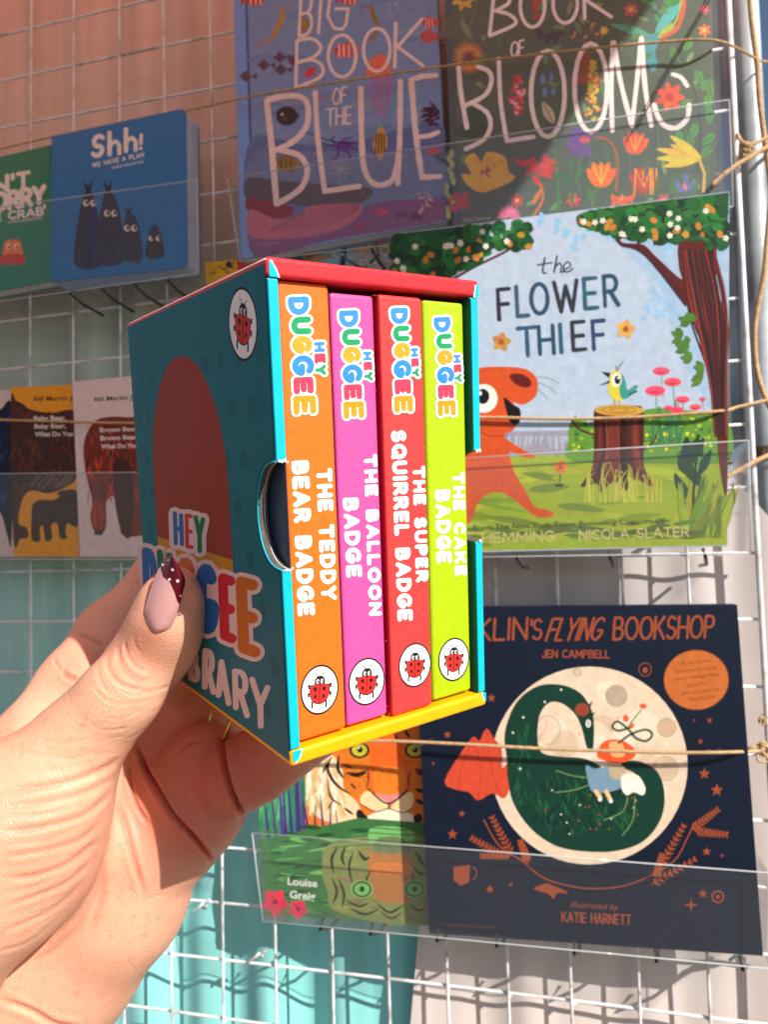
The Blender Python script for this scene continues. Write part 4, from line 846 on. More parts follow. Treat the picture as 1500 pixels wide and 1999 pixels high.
for P, w_ in (([(648, 1476), (640, 1500), (656, 1530), (684, 1550)], 6), ([(662, 1474), (660, 1500), (672, 1520)], 6), ([(676, 1508), (700, 1512), (716, 1504)], 9), ([(640, 1520), (646, 1555), (668, 1572)], 4), ([(700, 1580), (708, 1600), (712, 1590)], 16), ([(812, 1500), (822, 1508), (830, 1504)], 12), ([(808, 1594), (824, 1600)], 20), ([(668, 1490), (690, 1500)], 4), ([(716, 1540), (720, 1520), (718, 1500)], 3), ([(800, 1540), (798, 1520), (802, 1500)], 3), ([(770, 1430), (776, 1446)], 5), ([(790, 1424), (800, 1440)], 6), ([(740, 1428), (748, 1440)], 5), ([(672, 1576), (690, 1590)], 5), ([(640, 1488), (630, 1510)], 4), ([(652, 1560), (640, 1580)], 3), ([(684, 1528), (696, 1540)], 4), ([(812, 1540), (828, 1546)], 8), ([(812, 1560), (828, 1570)], 8)):
    a.line(P, w_, (34, 26, 24), smooth=True, taper=lambda u: 1 - .85 * abs(2 * u - 1) ** 2)
for k in range(46): x = R.uniform(668, 830); y = R.uniform(1478, 1540); a.line([(x, y), (x + R.uniform(-5, 5), y + 7)], 1, clampc((200, 84, 30), 20))
for x0, w_, h in ((548, 9, 170), (566, 8, 150), (580, 14, 220), (534, 7, 130), (600, 7, 90), (616, 7, 80), (630, 7, 100), (646, 7, 76), (660, 5, 70), (520, 6, 120), (592, 8, 130), (554, 7, 190)): a.line([(x0 + 6, 1650), (x0, 1650 - h * .5), (x0 - 8 + R.uniform(-6, 12), 1650 - h)], w_, clampc((66, 44, 120), 16), smooth=True, taper=lambda u: 1 - .8 * u)
a.poly([(508, 1640), (700, 1596), (836, 1606), (840, 1804), (516, 1784)], (62, 116, 66))
for k in range(120): a.leaf(R.uniform(512, 800), R.uniform(1612, 1780), R.uniform(20, 60), R.uniform(3, 9), R.uniform(-10, 12), clampc(R.choice([(80, 150, 84), (44, 92, 54), (112, 180, 100), (60, 116, 62), (36, 76, 48)]), 12))
a.blob([(640, 1650), (720, 1632), (836, 1640), (838, 1798), (664, 1782), (640, 1740), (630, 1700)], (128, 140, 80))
for k in range(40): a.leaf(R.uniform(640, 800), R.uniform(1655, 1785), R.uniform(14, 40), R.uniform(4, 9), R.uniform(-20, 20), clampc(R.choice([(150, 160, 90), (110, 120, 66), (140, 120, 74)]), 10))
a.blob([(724, 1664), (798, 1668), (804, 1716), (796, 1760), (736, 1756), (722, 1716)], (176, 118, 66)); a.blob([(730, 1684), (796, 1686), (800, 1706), (732, 1704)], (206, 124, 62))
a.blob([(722, 1618), (760, 1612), (806, 1622), (800, 1652), (730, 1650)], (120, 190, 110)); a.blob([(728, 1650), (744, 1634), (780, 1634), (800, 1652), (790, 1664), (740, 1664)], (110, 124, 86))
for y in (1618, 1628, 1642, 1652): a.line([(650, y + 2), (720, y - 3), (780, y + 1), (834, y)], 2.2, (62, 110, 62), smooth=True)
def stripe(P, w_): a.line(P, w_, (40, 48, 32), smooth=True, taper=lambda u: 1 - .85 * abs(2 * u - 1) ** 2)
for P, w_ in (([(660, 1652), (648, 1676), (652, 1706)], 6), ([(676, 1650), (668, 1672), (674, 1690)], 6), ([(690, 1662), (682, 1690), (688, 1724)], 5), ([(648, 1712), (658, 1740), (650, 1764)], 5), ([(662, 1716), (672, 1744), (668, 1772)], 5), ([(700, 1660), (712, 1676), (722, 1672)], 7), ([(676, 1756), (700, 1768), (720, 1762)], 5), ([(684, 1772), (712, 1784), (740, 1774)], 5), ([(736, 1762), (762, 1780), (790, 1764)], 5), ([(744, 1778), (764, 1792), (786, 1780)], 4), ([(800, 1764), (816, 1776), (832, 1772)], 5), ([(812, 1660), (822, 1680), (832, 1690)], 7), ([(806, 1690), (820, 1704), (834, 1706)], 5), ([(724, 1700), (716, 1716), (722, 1730)], 4), ([(804, 1700), (808, 1716), (802, 1728)], 4)): stripe(P, w_)
for cx in (707, 810): a.ell(cx, 1735, 22, 18, (128, 186, 106)); a.ring(cx, 1735, 17, 14, 3.4, (30, 40, 28)); a.ell(cx, 1735, 10, 10, (110, 180, 96)); a.ell(cx, 1735, 4.5, 5.5, (16, 22, 16))
for cx, cy, r in ((537, 1760, 27), (582, 1774, 20)): a.flower(cx, cy, r, 5, (226, 44, 84), (110, 20, 40), 15, .85, .2); a.line([(cx, cy), (cx - 6, cy - r * .5)], 2, (120, 20, 44))
a.font('Louise', (562, 1726), (620, 1731), (0, -15), (232, 236, 226), .02); a.font('Greig', (566, 1752), (616, 1756), (0, -15), (232, 236, 226), .02)
a.build('cover_print', t, M_PAINT)
# ---- moon book
t, a, Q = bk('hardback_book', 'navy picture book with a big cream moon, dark green curled creature and copper lettering', ((808, 1186), (1440, 1180), (1491, 1866), (838, 1822)), -.030, .010, (15, 26, 46), inset=3)
CU = (156, 76, 46)
def cline(P, w_): a.line(P, w_, CU, smooth=True)
a.text('FRANKLIN', (800, 1254), (1028, 1247), (2, -41), 5, CU, .2, jit=.08); a.text("'S", (1036, 1248), (1057, 1247), (2, -38), 4.5, CU, .12)
a.text('FLYING', (1066, 1250), (1170, 1248), (14, -42), 4.6, CU, .2, jit=.08); a.text('BOOKSHOP', (1198, 1248), (1392, 1244), (3, -42), 5, CU, .2, jit=.08)
a.text('JEN CAMPBELL', (1059, 1283), (1190, 1284), (0, -14), 2.6, CU, .22)
a.ell(1360, 1327, 63, 58, (196, 108, 52)); a.ring(1360, 1327, 63, 58, 1.4, (150, 84, 44), n=30)
for k, s in enumerate(('"A brave,', 'heartwarming', 'and delightful', 'story"', 'Jacqueline', 'Wilson')): wd = (34, 40, 42, 22, 38, 26)[k]; a.font(s, (1356 - wd + k * 3, 1300 + k * 14), (1356 + wd + k * 3, 1291 + k * 14), (0, -7), (130, 66, 34), .0)
a.ell(1151, 1494, 192, 193, (226, 206, 180), n=56)
for k in range(70):
    an = R.uniform(0, 6.28); rr = R.uniform(0, 150); a.ell(1151 + rr * math.cos(an), 1494 + rr * math.sin(an), R.uniform(10, 40), R.uniform(8, 30), clampc(R.choice([(228, 208, 184), (216, 192, 164), (232, 216, 196)]), 4), R.uniform(0, 180))
for x, y, r, c in ((1204, 1358, 21, (186, 166, 148)), (1302, 1420, 18, (206, 176, 148)), (1300, 1500, 24, (208, 184, 156)), (1128, 1312, 8, (206, 184, 160))): a.ell(x, y, r, r * .95, c); a.ring(x, y, r, r, 1.2, (160, 138, 116))
a.ring(1070, 1425, 24, 28, 1.4, (170, 150, 128), 200, 460)
# wing
a.blob([(868, 1526), (900, 1470), (924, 1438), (936, 1446), (950, 1422), (964, 1440), (980, 1462), (980, 1500), (1004, 1474), (1000, 1520), (986, 1558), (962, 1548), (934, 1562), (916, 1546), (896, 1542)], (210, 76, 50), 3)
for P in ([(950, 1426), (962, 1510), (980, 1556)], [(924, 1440), (940, 1500), (934, 1560)], [(924, 1440), (900, 1500), (896, 1540)], [(950, 1426), (978, 1470), (980, 1500)]): a.line(P, 1.5, (176, 58, 40), smooth=True)
# curled creature
DG = (16, 58, 46)
a.blob([(990, 1480), (986, 1430), (1008, 1372), (1048, 1340), (1092, 1336), (1130, 1350), (1152, 1378), (1160, 1410), (1158, 1462), (1146, 1458), (1136, 1420), (1122, 1392), (1096, 1372), (1072, 1372), (1054, 1396), (1050, 1440), (1058, 1468), (1090, 1476), (1140, 1480), (1170, 1494), (1200, 1520), (1224, 1524), (1240, 1510), (1216, 1498), (1218, 1486), (1250, 1486), (1284, 1506), (1298, 1550), (1290, 1600), (1256, 1642), (1206, 1660), (1150, 1662), (1090, 1652), (1040, 1620), (1004, 1570), (992, 1520)], DG)
for k in range(170):
    an = R.uniform(0, 6.28); rr = R.random() ** .5; x, y = 1136 + 112 * rr * math.cos(an), 1560 + 58 * rr * math.sin(an)
    a.leaf(x, y, R.uniform(14, 34), R.uniform(2, 5), R.uniform(50, 130), clampc(R.choice([(24, 74, 52), (14, 50, 44), (34, 92, 54), (12, 42, 40)]), 6))
for k in range(30): y = R.uniform(1400, 1560); a.leaf(1018 + R.uniform(-12, 14), y, R.uniform(14, 26), 4, R.uniform(70, 110), clampc((28, 84, 56), 8))
for k in range(26): an = R.uniform(0, 6.28); rr = R.random() ** .5; x, y = 1140 + 116 * rr * math.cos(an), 1568 + 62 * rr * math.sin(an); a.ell(x, y, 1.8, 1.8, R.choice([(226, 226, 210), (170, 80, 50)]), n=7)
for x, y in ((1064, 1370), (1002, 1430), (1022, 1400), (1096, 1346), (1016, 1500)): a.ell(x, y, 2.4, 2.4, (226, 230, 214), n=7)
a.poly([(1146, 1380), (1158, 1366), (1152, 1384)], DG); a.poly([(1154, 1394), (1164, 1388), (1156, 1402)], DG); a.ell(1137, 1385, 14, 13, (150, 66, 44)); a.ell(1149, 1412, 5, 8, (230, 236, 232)); a.line([(1149, 1408), (1149, 1416)], 2, (40, 90, 100))
# reader on its back
a.blob([(1170, 1460), (1182, 1446), (1212, 1444), (1240, 1462), (1236, 1480), (1206, 1490), (1180, 1484), (1166, 1476)], (232, 88, 44)); a.blob([(1190, 1450), (1214, 1450), (1220, 1474), (1196, 1476)], (240, 176, 120))
a.blob([(1144, 1492), (1160, 1500), (1186, 1496), (1216, 1500), (1220, 1530), (1196, 1544), (1160, 1546), (1150, 1530)], (120, 152, 176)); a.blob([(1190, 1496), (1216, 1494), (1220, 1516), (1196, 1520)], (190, 170, 140)); a.blob([(1216, 1512), (1244, 1512), (1260, 1536), (1256, 1552), (1238, 1546), (1224, 1552), (1214, 1538)], (238, 234, 224))
a.line([(1164, 1544), (1172, 1556)], 8, (236, 196, 140)); a.line([(1184, 1544), (1192, 1560)], 8, (236, 196, 140)); a.ell(1172, 1560, 4, 4, (240, 240, 236)); a.ell(1193, 1563, 4, 4, (240, 240, 236))
for P in ([(1150, 1518), (1120, 1514), (1086, 1504)], [(1150, 1532), (1120, 1542), (1084, 1546)], [(1226, 1556), (1216, 1584), (1180, 1600)], [(1240, 1556), (1236, 1600), (1216, 1630)]): a.line(P, 1.8, (128, 150, 92), smooth=True)
a.line([(1208, 1450), (1234, 1432), (1262, 1424), (1274, 1434), (1262, 1446), (1242, 1440), (1226, 1422), (1206, 1408), (1196, 1418), (1208, 1426), (1236, 1418)], 4.4, (30, 84, 54), smooth=True); a.line([(1226, 1420), (1240, 1400), (1252, 1386)], 2.2, (60, 120, 70)); a.ell(1222, 1402, 6, 7, (232, 98, 60)); a.ell(1256, 1378, 7, 5, (232, 98, 60)); a.ell(1234, 1416, 5, 5, (232, 98, 60))
# copper garlands, stars, little things
cline([(945, 1600), (975, 1650), (1020, 1680), (1060, 1712), (1110, 1728), (1160, 1734), (1220, 1728), (1280, 1704), (1320, 1676), (1340, 1640), (1356, 1606)], 2.6)
def sprig(x, y, ang, L, n=9, s=13):
    c_, s_ = math.cos(math.radians(ang)), math.sin(math.radians(ang)); a.line([(x, y), (x + L * c_, y + L * s_)], 1.8, CU)
    for k in range(n):
        for sg in (-1, 1): a.leaf(x + L * c_ * (k + .6) / n, y + L * s_ * (k + .6) / n, s * (1 - .4 * k / n), 4.4, ang + sg * 48, CU)
for q in ((1000, 1668, -118, 84), (985, 1672, -150, 74), (1000, 1668, 178, 60), (1032, 1684, -110, 46), (1290, 1690, -60, 92), (1272, 1726, -30, 100), (1350, 1620, -38, 66), (1356, 1622, 6, 64), (1280, 1716, -75, 50)): sprig(*q)
for x, y, r in ((1376, 1510, 12), (1400, 1542, 13), (960, 1362, 9), (884, 1628, 11), (1373, 1744, 10), (1350, 1766, 15), (957, 1735, 9), (1368, 1447, 6), (1386, 1406, 6), (1380, 1662, 9), (902, 1588, 7), (874, 1434, 8), (998, 1726, 5), (1410, 1670, 4), (1356, 1406, 3), (846, 1490, 4)): a.star(x, y, r, CU, n=5 if r != 15 else 4, inner=.42 if r != 15 else .2)
a.ring(1260, 1307, 12, 13, 1.6, CU); a.ell(1260, 1308, 5, 6, CU); a.ring(1402, 1750, 11, 11, 3, CU); a.ell(1402, 1750, 4, 4, CU)
a.poly([(886, 1692), (918, 1688), (916, 1722), (900, 1728), (886, 1718)], CU); a.ring(922, 1704, 9, 12, 2, CU, -80, 80)
a.blob([(1042, 1734), (1066, 1724), (1080, 1728), (1104, 1738), (1108, 1744), (1088, 1742), (1082, 1754), (1070, 1744)], CU, 3)
a.font('illustrated by', (1114, 1770), (1206, 1776), (4, -12), CU, .0); a.text('KATIE HARNETT', (1098, 1798), (1232, 1804), (0, -18), 2.8, CU, .24, jit=.1); a.font('a magical bookshop story', (862, 1806), (968, 1812), (0, -6), (112, 64, 48), .0)
a.build('cover_print', t, M_PAINT)
pocket('long clear acrylic holder in front of the tiger and moon books', (493, 1625), (1503, 1703), (1508, 1890), (514, 1797), -.041, .041, hooks=(.13, .24, .38, .5, .65, .8, .95))
# ================================================================== the held boxed set
def loc3(x, y, z): return bx(x, y, z)
PF = Plane(bx(0, 0, 0), -BM[:, 1]); PS = Plane(bx(0, 0.0012, 0), -BM[:, 1]); PL = Plane(bx(0, 0, 0), -BM[:, 0])
CYAN = (14, 190, 216); TEAL = (26, 114, 128); RED = (232, 52, 62); YEL = (250, 176, 14)
def bmat(n, c, rough=.4): return mat(n, c, rough, spec=.28, var=.06, scale=220, bump=.12, bscale=900)
M_CY, M_TEAL, M_RED, M_YEL = bmat('cyan_card', CYAN), bmat('teal_card', TEAL), bmat('red_card', RED), bmat('yellow_card', YEL)
M_CARD = mat('cut_greyboard', (88, 82, 76), .9, var=.3, scale=700, bump=.5, bscale=1500)
M_WORN = mat('worn_white_card', (236, 238, 236), .8, var=.1, scale=600, bump=.3, bscale=1200)
M_IN = bmat('deep_green_lining', (12, 92, 80), .6)
case = thing('slipcase', 'turquoise slipcase with red top and yellow base, held in the hand', 'slipcase', bx(BW / 2, BD / 2, 0))
ZT, ZB = BH - .0038, .0034  # undersides of lid and base
TW = .0024
def notch(n=18, zc=.0510, hz=.0106, dy=.0094):  # half-moon thumb cut in a side wall, front edge at y = 0
    return [(dy * math.cos(math.radians(90 - 180 * i / n)) ** .8 if 0 < i < n else 0.0, zc + hz * math.sin(math.radians(90 - 180 * i / n))) for i in range(n + 1)]
def side_wall(x0, x1, zc, nm='side_panel'):
    nt_ = notch(zc=zc)
    ring = [(0, ZT + .0002), (0, ZT)] + [(y, z) for y, z in nt_] + [(0, ZB)] + [(BD, ZB), (BD, ZT)]
    ring = [(0, ZT)] + nt_ + [(0, ZB), (BD, ZB), (BD, ZT)]
    A = [bx(x0, y, z) for y, z in ring]; B = [bx(x1, y, z) for y, z in ring]; n = len(ring)
    V = A + B; Fc = []
    t1 = tessellate_polygon([[Vector((y, z, 0)) for y, z in ring]])
    Fc += [tuple(f) for f in t1]; k = len(t1); Fc += [tuple(i + n for i in reversed(f)) for f in t1]
    fm = [0] * k + [3 if x0 < .01 else 3] * k
    if x0 > .01: fm = [3] * k + [0] * k
    for i in range(n):
        Fc.append((i, (i + 1) % n, (i + 1) % n + n, i + n))
        fm.append(2 if 1 <= i <= len(nt_) - 1 else 1)
    o = mesh(nm, V, Fc, [M_TEAL, M_CY, M_CARD, M_IN], case, fm=fm); fix(o); bevel(o, .00045, 3); return o
side_wall(0, TW, .0510); side_wall(BW - TW, BW, .0508)
def lid(z0, z1, m_, nm, ext):
    # mitred front corners: the board laps over the side walls and is slightly rounded
    c = [bx(-.0001, -.0002, z0), bx(BW + .0001, -.0002, z0), bx(BW + .0001, BD, z0), bx(-.0001, BD, z0)]
    d = [bx(-.0001, -.0002, z1), bx(BW + .0001, -.0002, z1), bx(BW + .0001, BD, z1), bx(-.0001, BD, z1)]
    o = fix(mesh(nm, *hexa(c + d), m_, case)); bevel(o, .0008, 4); return o
lid(ZT + .0001, BH, M_RED, 'top_panel', 0); lid(0, ZB - .0001, M_YEL, 'base_panel', 0)
o = fix(mesh('back_panel', *hexa([bx(TW + .0001, BD - .002, ZB + .0001), bx(BW - TW - .0001, BD - .002, ZB + .0001), bx(BW - TW - .0001, BD, ZB + .0001), bx(TW + .0001, BD, ZB + .0001),
                                     bx(TW + .0001, BD - .002, ZT - .0001), bx(BW - TW - .0001, BD - .002, ZT - .0001), bx(BW - TW - .0001, BD, ZT - .0001), bx(TW + .0001, BD, ZT - .0001)]), M_TEAL, case))
# cyan wrap that turns over the corners, worn paper at the mitres
ca = Art(PF, base=.00026)
def F2(x, z): q = RC @ (bx(x, -.0002, z) - CAM); return (750 + F * q[0] / q[2], 999.5 + F * q[1] / q[2])
ca.poly([F2(.0003, ZT), F2(TW * .98, ZT), F2(TW * .7, BH - .0022), F2(.0008, BH - .0008), F2(.0003, BH - .0012)], CYAN)
ca.poly([F2(.0003, ZB), F2(TW * .98, ZB), F2(TW * .8, .0018), F2(.0009, .0009), F2(.0003, .0012)], CYAN)
ca.poly([F2(BW - .0003, ZT), F2(BW - TW * .7, ZT), F2(BW - TW * .5, BH - .0012), F2(BW - .0003, BH - .0008)], CYAN)
ca.poly([F2(BW - .0003, ZB), F2(BW - TW * .7, ZB), F2(BW - TW * .4, .0016), F2(BW - .0003, .0012)], CYAN)
WHT = (238, 240, 238)
for P in ([F2(TW * .98, ZT), F2(TW * .7, BH - .0022), F2(.0008, BH - .0008)], [F2(TW * 1.0, ZB), F2(TW * .8, .0018), F2(.0009, .0009)], [F2(BW - TW * .7, ZT), F2(BW - TW * .5, BH - .0012)], [F2(BW - TW * .7, ZB), F2(BW - TW * .4, .0016)]):
    ca.line(P, 2.4, WHT, smooth=True, jit=.4)
for (x, z) in ((.0006, .0617), (.0011, .0616), (.0017, .0618), (.0022, .0614), (.0008, .0403), (.0016, .0402), (.0022, .0405), (BW - .0008, .0615), (BW - .0017, .0615), (BW - .0012, .0404)): ca.ell(*F2(x, z), R.uniform(2, 4.5), R.uniform(2, 4), WHT, n=7)
setp(ca.build('corner_wrap', case, M_GLOSS), kind='stuff')
V, Fc = tube([bx(-.00005, .0012, BH - .0001 + 0 * k) if False else bx(-.0001, BD * k / 20, BH - .0006) for k in range(21)], .00016, 5); mesh('worn_edge', V, Fc, M_WORN, case, smooth=True)
# light rim of paper round the thumb cut
V, Fc = tube([bx(-.00002, y + .00002, z) for y, z in notch(zc=.0510)], .00018, 5); mesh('worn_edge', V, Fc, M_CY, case, smooth=True)
V, Fc = tube([bx(TW * .62, y - .00002, z) for y, z in notch(zc=.0510)], .00009, 4); mesh('worn_edge', V, Fc, M_WORN, case, smooth=True)
# ---- printed cover on the left wall (drawn in place, the cartoon figure left out: a plain brown arch stands in)
LA = Art(PL, base=.00016)
def L2(y, z): q = RC @ (bx(0, y, z) - CAM); return (750 + F * q[0] / q[2], 999.5 + F * q[1] / q[2])
def inl(px, py):
    p = blocal(PL.hit(px, py)); return .0015 < p[1] < BD - .001 and ZB < p[2] < ZT - .001
rg = random.Random(4)
DOT = (22, 100, 114)
LA.poly([L2(.0004, BH - .0013)] + [L2(y + .0004, z) for y, z in notch(zc=.0510, hz=.0109)] + [L2(.0004, .0013), L2(BD - .0005, .0013), L2(BD - .0005, BH - .0013)], TEAL)
for (yy, zz) in [(u * .0095 + (.0047 if j % 2 else 0), ZB + .006 + j * .0105) for j in range(9) for u in range(10)]:
    if yy < .004 or yy > BD - .004 or zz > ZT - .003: continue
    if yy < .0125 and abs(zz - .051) < .0135: continue
    LA.poly([L2(yy + .0021 * math.cos(k * .4488), zz + .0021 * math.sin(k * .4488)) for k in range(14)], DOT)
BRN = (158, 50, 32)
arch = [L2(.0235, .0395), L2(.0235, .056)] + [L2(.0495 + .026 * math.cos(math.radians(a_)), .0560 + .0305 * math.sin(math.radians(a_))) for a_ in range(180, -1, -9)] + [L2(.0755, .056), L2(.0755, .0395)]
LA.poly(arch, BRN)
LA.poly([L2(.0235, .0395), L2(.0755, .0395), L2(.0755, .0345), L2(.0235, .0345)], (206, 140, 24))
LA.poly([L2(.0235, .0345), L2(.0755, .0345), L2(.0755, .020), L2(.0235, .020)], (190, 84, 34))
PK = (236, 206, 198)
bl, gr, rd, og = (34, 108, 176), (20, 118, 80), (212, 40, 56), (224, 116, 40)
def letters(spec, wd_out, wd_in):
    for ch, BLq, BRq, TLq, TRq, c, w_ in spec: LA.glyph(ch, BLq, BRq, TLq, TRq, w_ + wd_out, PK)
    for ch, BLq, BRq, TLq, TRq, c, w_ in spec: LA.glyph(ch, BLq, BRq, TLq, TRq, w_, c)
big = [('D', (288, 1160), (303, 1163), (285, 1075), (301, 1080), bl, 14), ('U', (316, 1120), (334, 1128), (313, 1078), (332, 1084), gr, 12), ('G', (350, 1205), (376, 1215), (350, 1092), (376, 1098), (214, 110, 66), 17),
       ('G', (396, 1222), (418, 1230), (392, 1106), (416, 1116), bl, 23), ('E', (441, 1240), (455, 1246), (437, 1128), (453, 1134), rd, 19), ('E', (478, 1264), (500, 1272), (473, 1136), (496, 1142), (212, 110, 30), 22)]
small = [('H', (345, 1060), (357, 1062), (343, 1002), (355, 1006), bl, 8.5), ('E', (367, 1066), (376, 1068), (366, 1006), (375, 1008), rd, 8), ('Y', (386, 1074), (398, 1076), (384, 1010), (398, 1014), gr, 9)]
LA.ell(407, 1168, 17, 26, PK); LA.ell(362, 1150, 13, 30, PK)
letters(big + small, 17, 0)
for ch, BLq, BRq, TLq, TRq in (('L', (322, 1300), (330, 1304), (318, 1240), (326, 1244)), ('I', (346, 1318), (348, 1319), (343, 1250), (345, 1251)), ('B', (374, 1322), (388, 1330), (370, 1262), (384, 1268)), ('R', (401, 1340), (418, 1350), (402, 1270), (416, 1274)), ('A', (428, 1356), (448, 1372), (424, 1290), (444, 1294)), ('R', (462, 1380), (484, 1396), (460, 1310), (482, 1314)), ('Y', (498, 1412), (524, 1420), (494, 1326), (524, 1342))):
    if inl(*BLq) and inl(*BRq): LA.glyph(ch, BLq, BRq, TLq, TRq, 11.5, PK)
def ladybird(A, c, ex, ey, ring_w=.07, white=(250, 248, 246)):
    """round white badge with a spotted beetle; ex, ey are the half-axes in pixels"""
    c = np.array(c, float); ex = np.array(ex, float); ey = np.array(ey, float)
    T = lambda x, y: tuple(c + ex * x + ey * y)
    E = lambda x, y, rx, ry, col, n=20, a0=0: A.poly([T(x + rx * math.cos(2 * math.pi * k / n), y + ry * math.sin(2 * math.pi * k / n)) for k in range(n)], col)
    s = np.linalg.norm(ex); K = (28, 26, 28); RDD = (226, 44, 40)
    E(0, 0, 1.06, 1.06, K, 40); E(0, 0, .98, .98, white, 40)
    for sx in (-1, 1):
        A.line([T(sx * .12, .5), T(sx * .16, .66), T(sx * .30, .70)], .045 * s, K, smooth=True)
        for y0, y1, x1 in ((.12, .22, .62), (-.12, -.14, .62), (-.36, -.62, .40)): A.line([T(sx * .34, y0), T(sx * x1, y1), T(sx * (x1 - .02), y1 - .12)], .10 * s, K)
    E(0, .34, .30, .26, K)
    P = [T(-.50, .20), T(-.57, -.05), T(-.48, -.36), T(-.26, -.56), T(0, -.61), T(.26, -.56), T(.48, -.36), T(.57, -.05), T(.50, .20), T(.2, .25), T(0, .26), T(-.2, .25)]
    A.blob(P, K); A.blob([tuple(c + (np.array(p) - c) * .93) for p in P], RDD)
    A.line([T(0, .26), T(0, -.55)], .05 * s, K)
    for x, y, r in ((-.25, .04, .10), (.25, .04, .10), (-.23, -.28, .085), (.23, -.28, .085)): E(x, y, r, r, K, 12)
    for sx in (-1, 1): E(sx * .12, .36, .085, .10, (245, 240, 236), 12); E(sx * .12 + .03, .35, .045, .055, K, 10)
ladybird(LA, (476, 633), (27, 9), (1, -68))
LA.build('cover_print', case, M_GLOSS)
# ---- four board books in the slipcase
def spine_book(label, x0, x1, z0, z1, col, edge, y0=.0012, rnd=.0016):
    t = thing('board_book', label, 'book', bx((x0 + x1) / 2, .03, z0), 'small board books in the slipcase')
    m_ = mat('spine_%d_%d_%d' % col, col, .42, var=.05, scale=400, bump=.22, bscale=1300)
    me_ = mat('board_%d_%d_%d' % edge, edge, .35, var=.08, scale=200)
    c = [bx(x0, y0, z0), bx(x1, y0, z0), bx(x1, BD - .006, z0), bx(x0, BD - .006, z0)]
    d = [bx(x0, y0, z1), bx(x1, y0, z1), bx(x1, BD - .006, z1), bx(x0, BD - .006, z1)]
    V, Fc = hexa(c + d)
    o = mesh('spine', V, Fc, [m_, me_], t, fm=[0, 0, 0, 1, 1, 1]); fix(o); bevel(o, .0009, 4)
    for k in range(6):   # thick leaves behind the spine at head
        xa = x0 + .0008 + (x1 - x0 - .0016) * k / 6; xb = xa + (x1 - x0 - .0016) / 6 - .00012
        mesh('leaf', *hexa([bx(xa, y0 + .003, z1 + .00005), bx(xb, y0 + .003, z1 + .00005), bx(xb, BD - .007, z1 + .00005), bx(xa, BD - .007, z1 + .00005),
                            bx(xa, y0 + .003, z1 + .0004), bx(xb, y0 + .003, z1 + .0004), bx(xb, BD - .007, z1 + .0004), bx(xa, BD - .007, z1 + .0004)]), M_PAGE, t)
    return t, Art(Plane(bx(0, y0, 0), -BM[:, 1]), base=.00006)
sp = [('orange board book titled THE TEDDY BEAR BADGE, leftmost in the slipcase', .00262, .01425, .0040, .0962, (240, 112, 26), (44, 60, 84)),
      ('pink board book titled THE BALLOON BADGE in the slipcase', .01455, .02530, .0040, .0949, (238, 82, 158), (200, 60, 140)),
      ('red board book titled THE SUPER SQUIRREL BADGE in the slipcase', .02585, .03745, .0036, .0952, (238, 62, 62), (176, 20, 30)),
      ('lime green board book titled THE CAKE BADGE, rightmost in the slipcase', .03800, .04985, .0040, .0951, (170, 198, 6), (150, 190, 10))]
titles = [[('THE TEDDY', (617, 915), (627, 1172), (31, -1.5), 8.8), ('BEAR BADGE', (569, 900), (581, 1203), (34, -1.5), 9.8)],
          [('THE BALLOON', (710, 887), (720, 1202), (26, -1), 7.9), ('BADGE', (669, 972), (676, 1128), (31, -1), 8.8)],
          [('THE SUPER', (805, 910), (812, 1137), (25, -1), 7.6), ('SQUIRREL BADGE', (763, 840), (776, 1213), (30, -1), 8.6)],
          [('THE CAKE', (883, 922), (888, 1125), (23.5, -1), 7.2), ('BADGE', (849, 956), (852, 1100), (30, -1), 8.4)]]
logos = [((561, 578), (573, 812), 42, (612, 667), (615, 734), 22, 12.6, 7.4), ((661, 605), (671, 820), 38, (708, 686), (711, 745), 17, 11.4, 6.4), ((762, 600), (770, 808), 34, (801, 679), (804, 738), 15, 10.8, 6.0), ((846, 618), (855, 815), 33, (884, 692), (887, 748), 15, 10.2, 5.6)]
badges = [((624, 1346), (35, -3.5), (1.5, -46)), ((716, 1330), (33.5, -3), (1.5, -44)), ((810, 1298), (30, -2.5), (1, -41)), ((886, 1287), (28.5, -2.5), (1, -40))]
WH = (250, 249, 246)
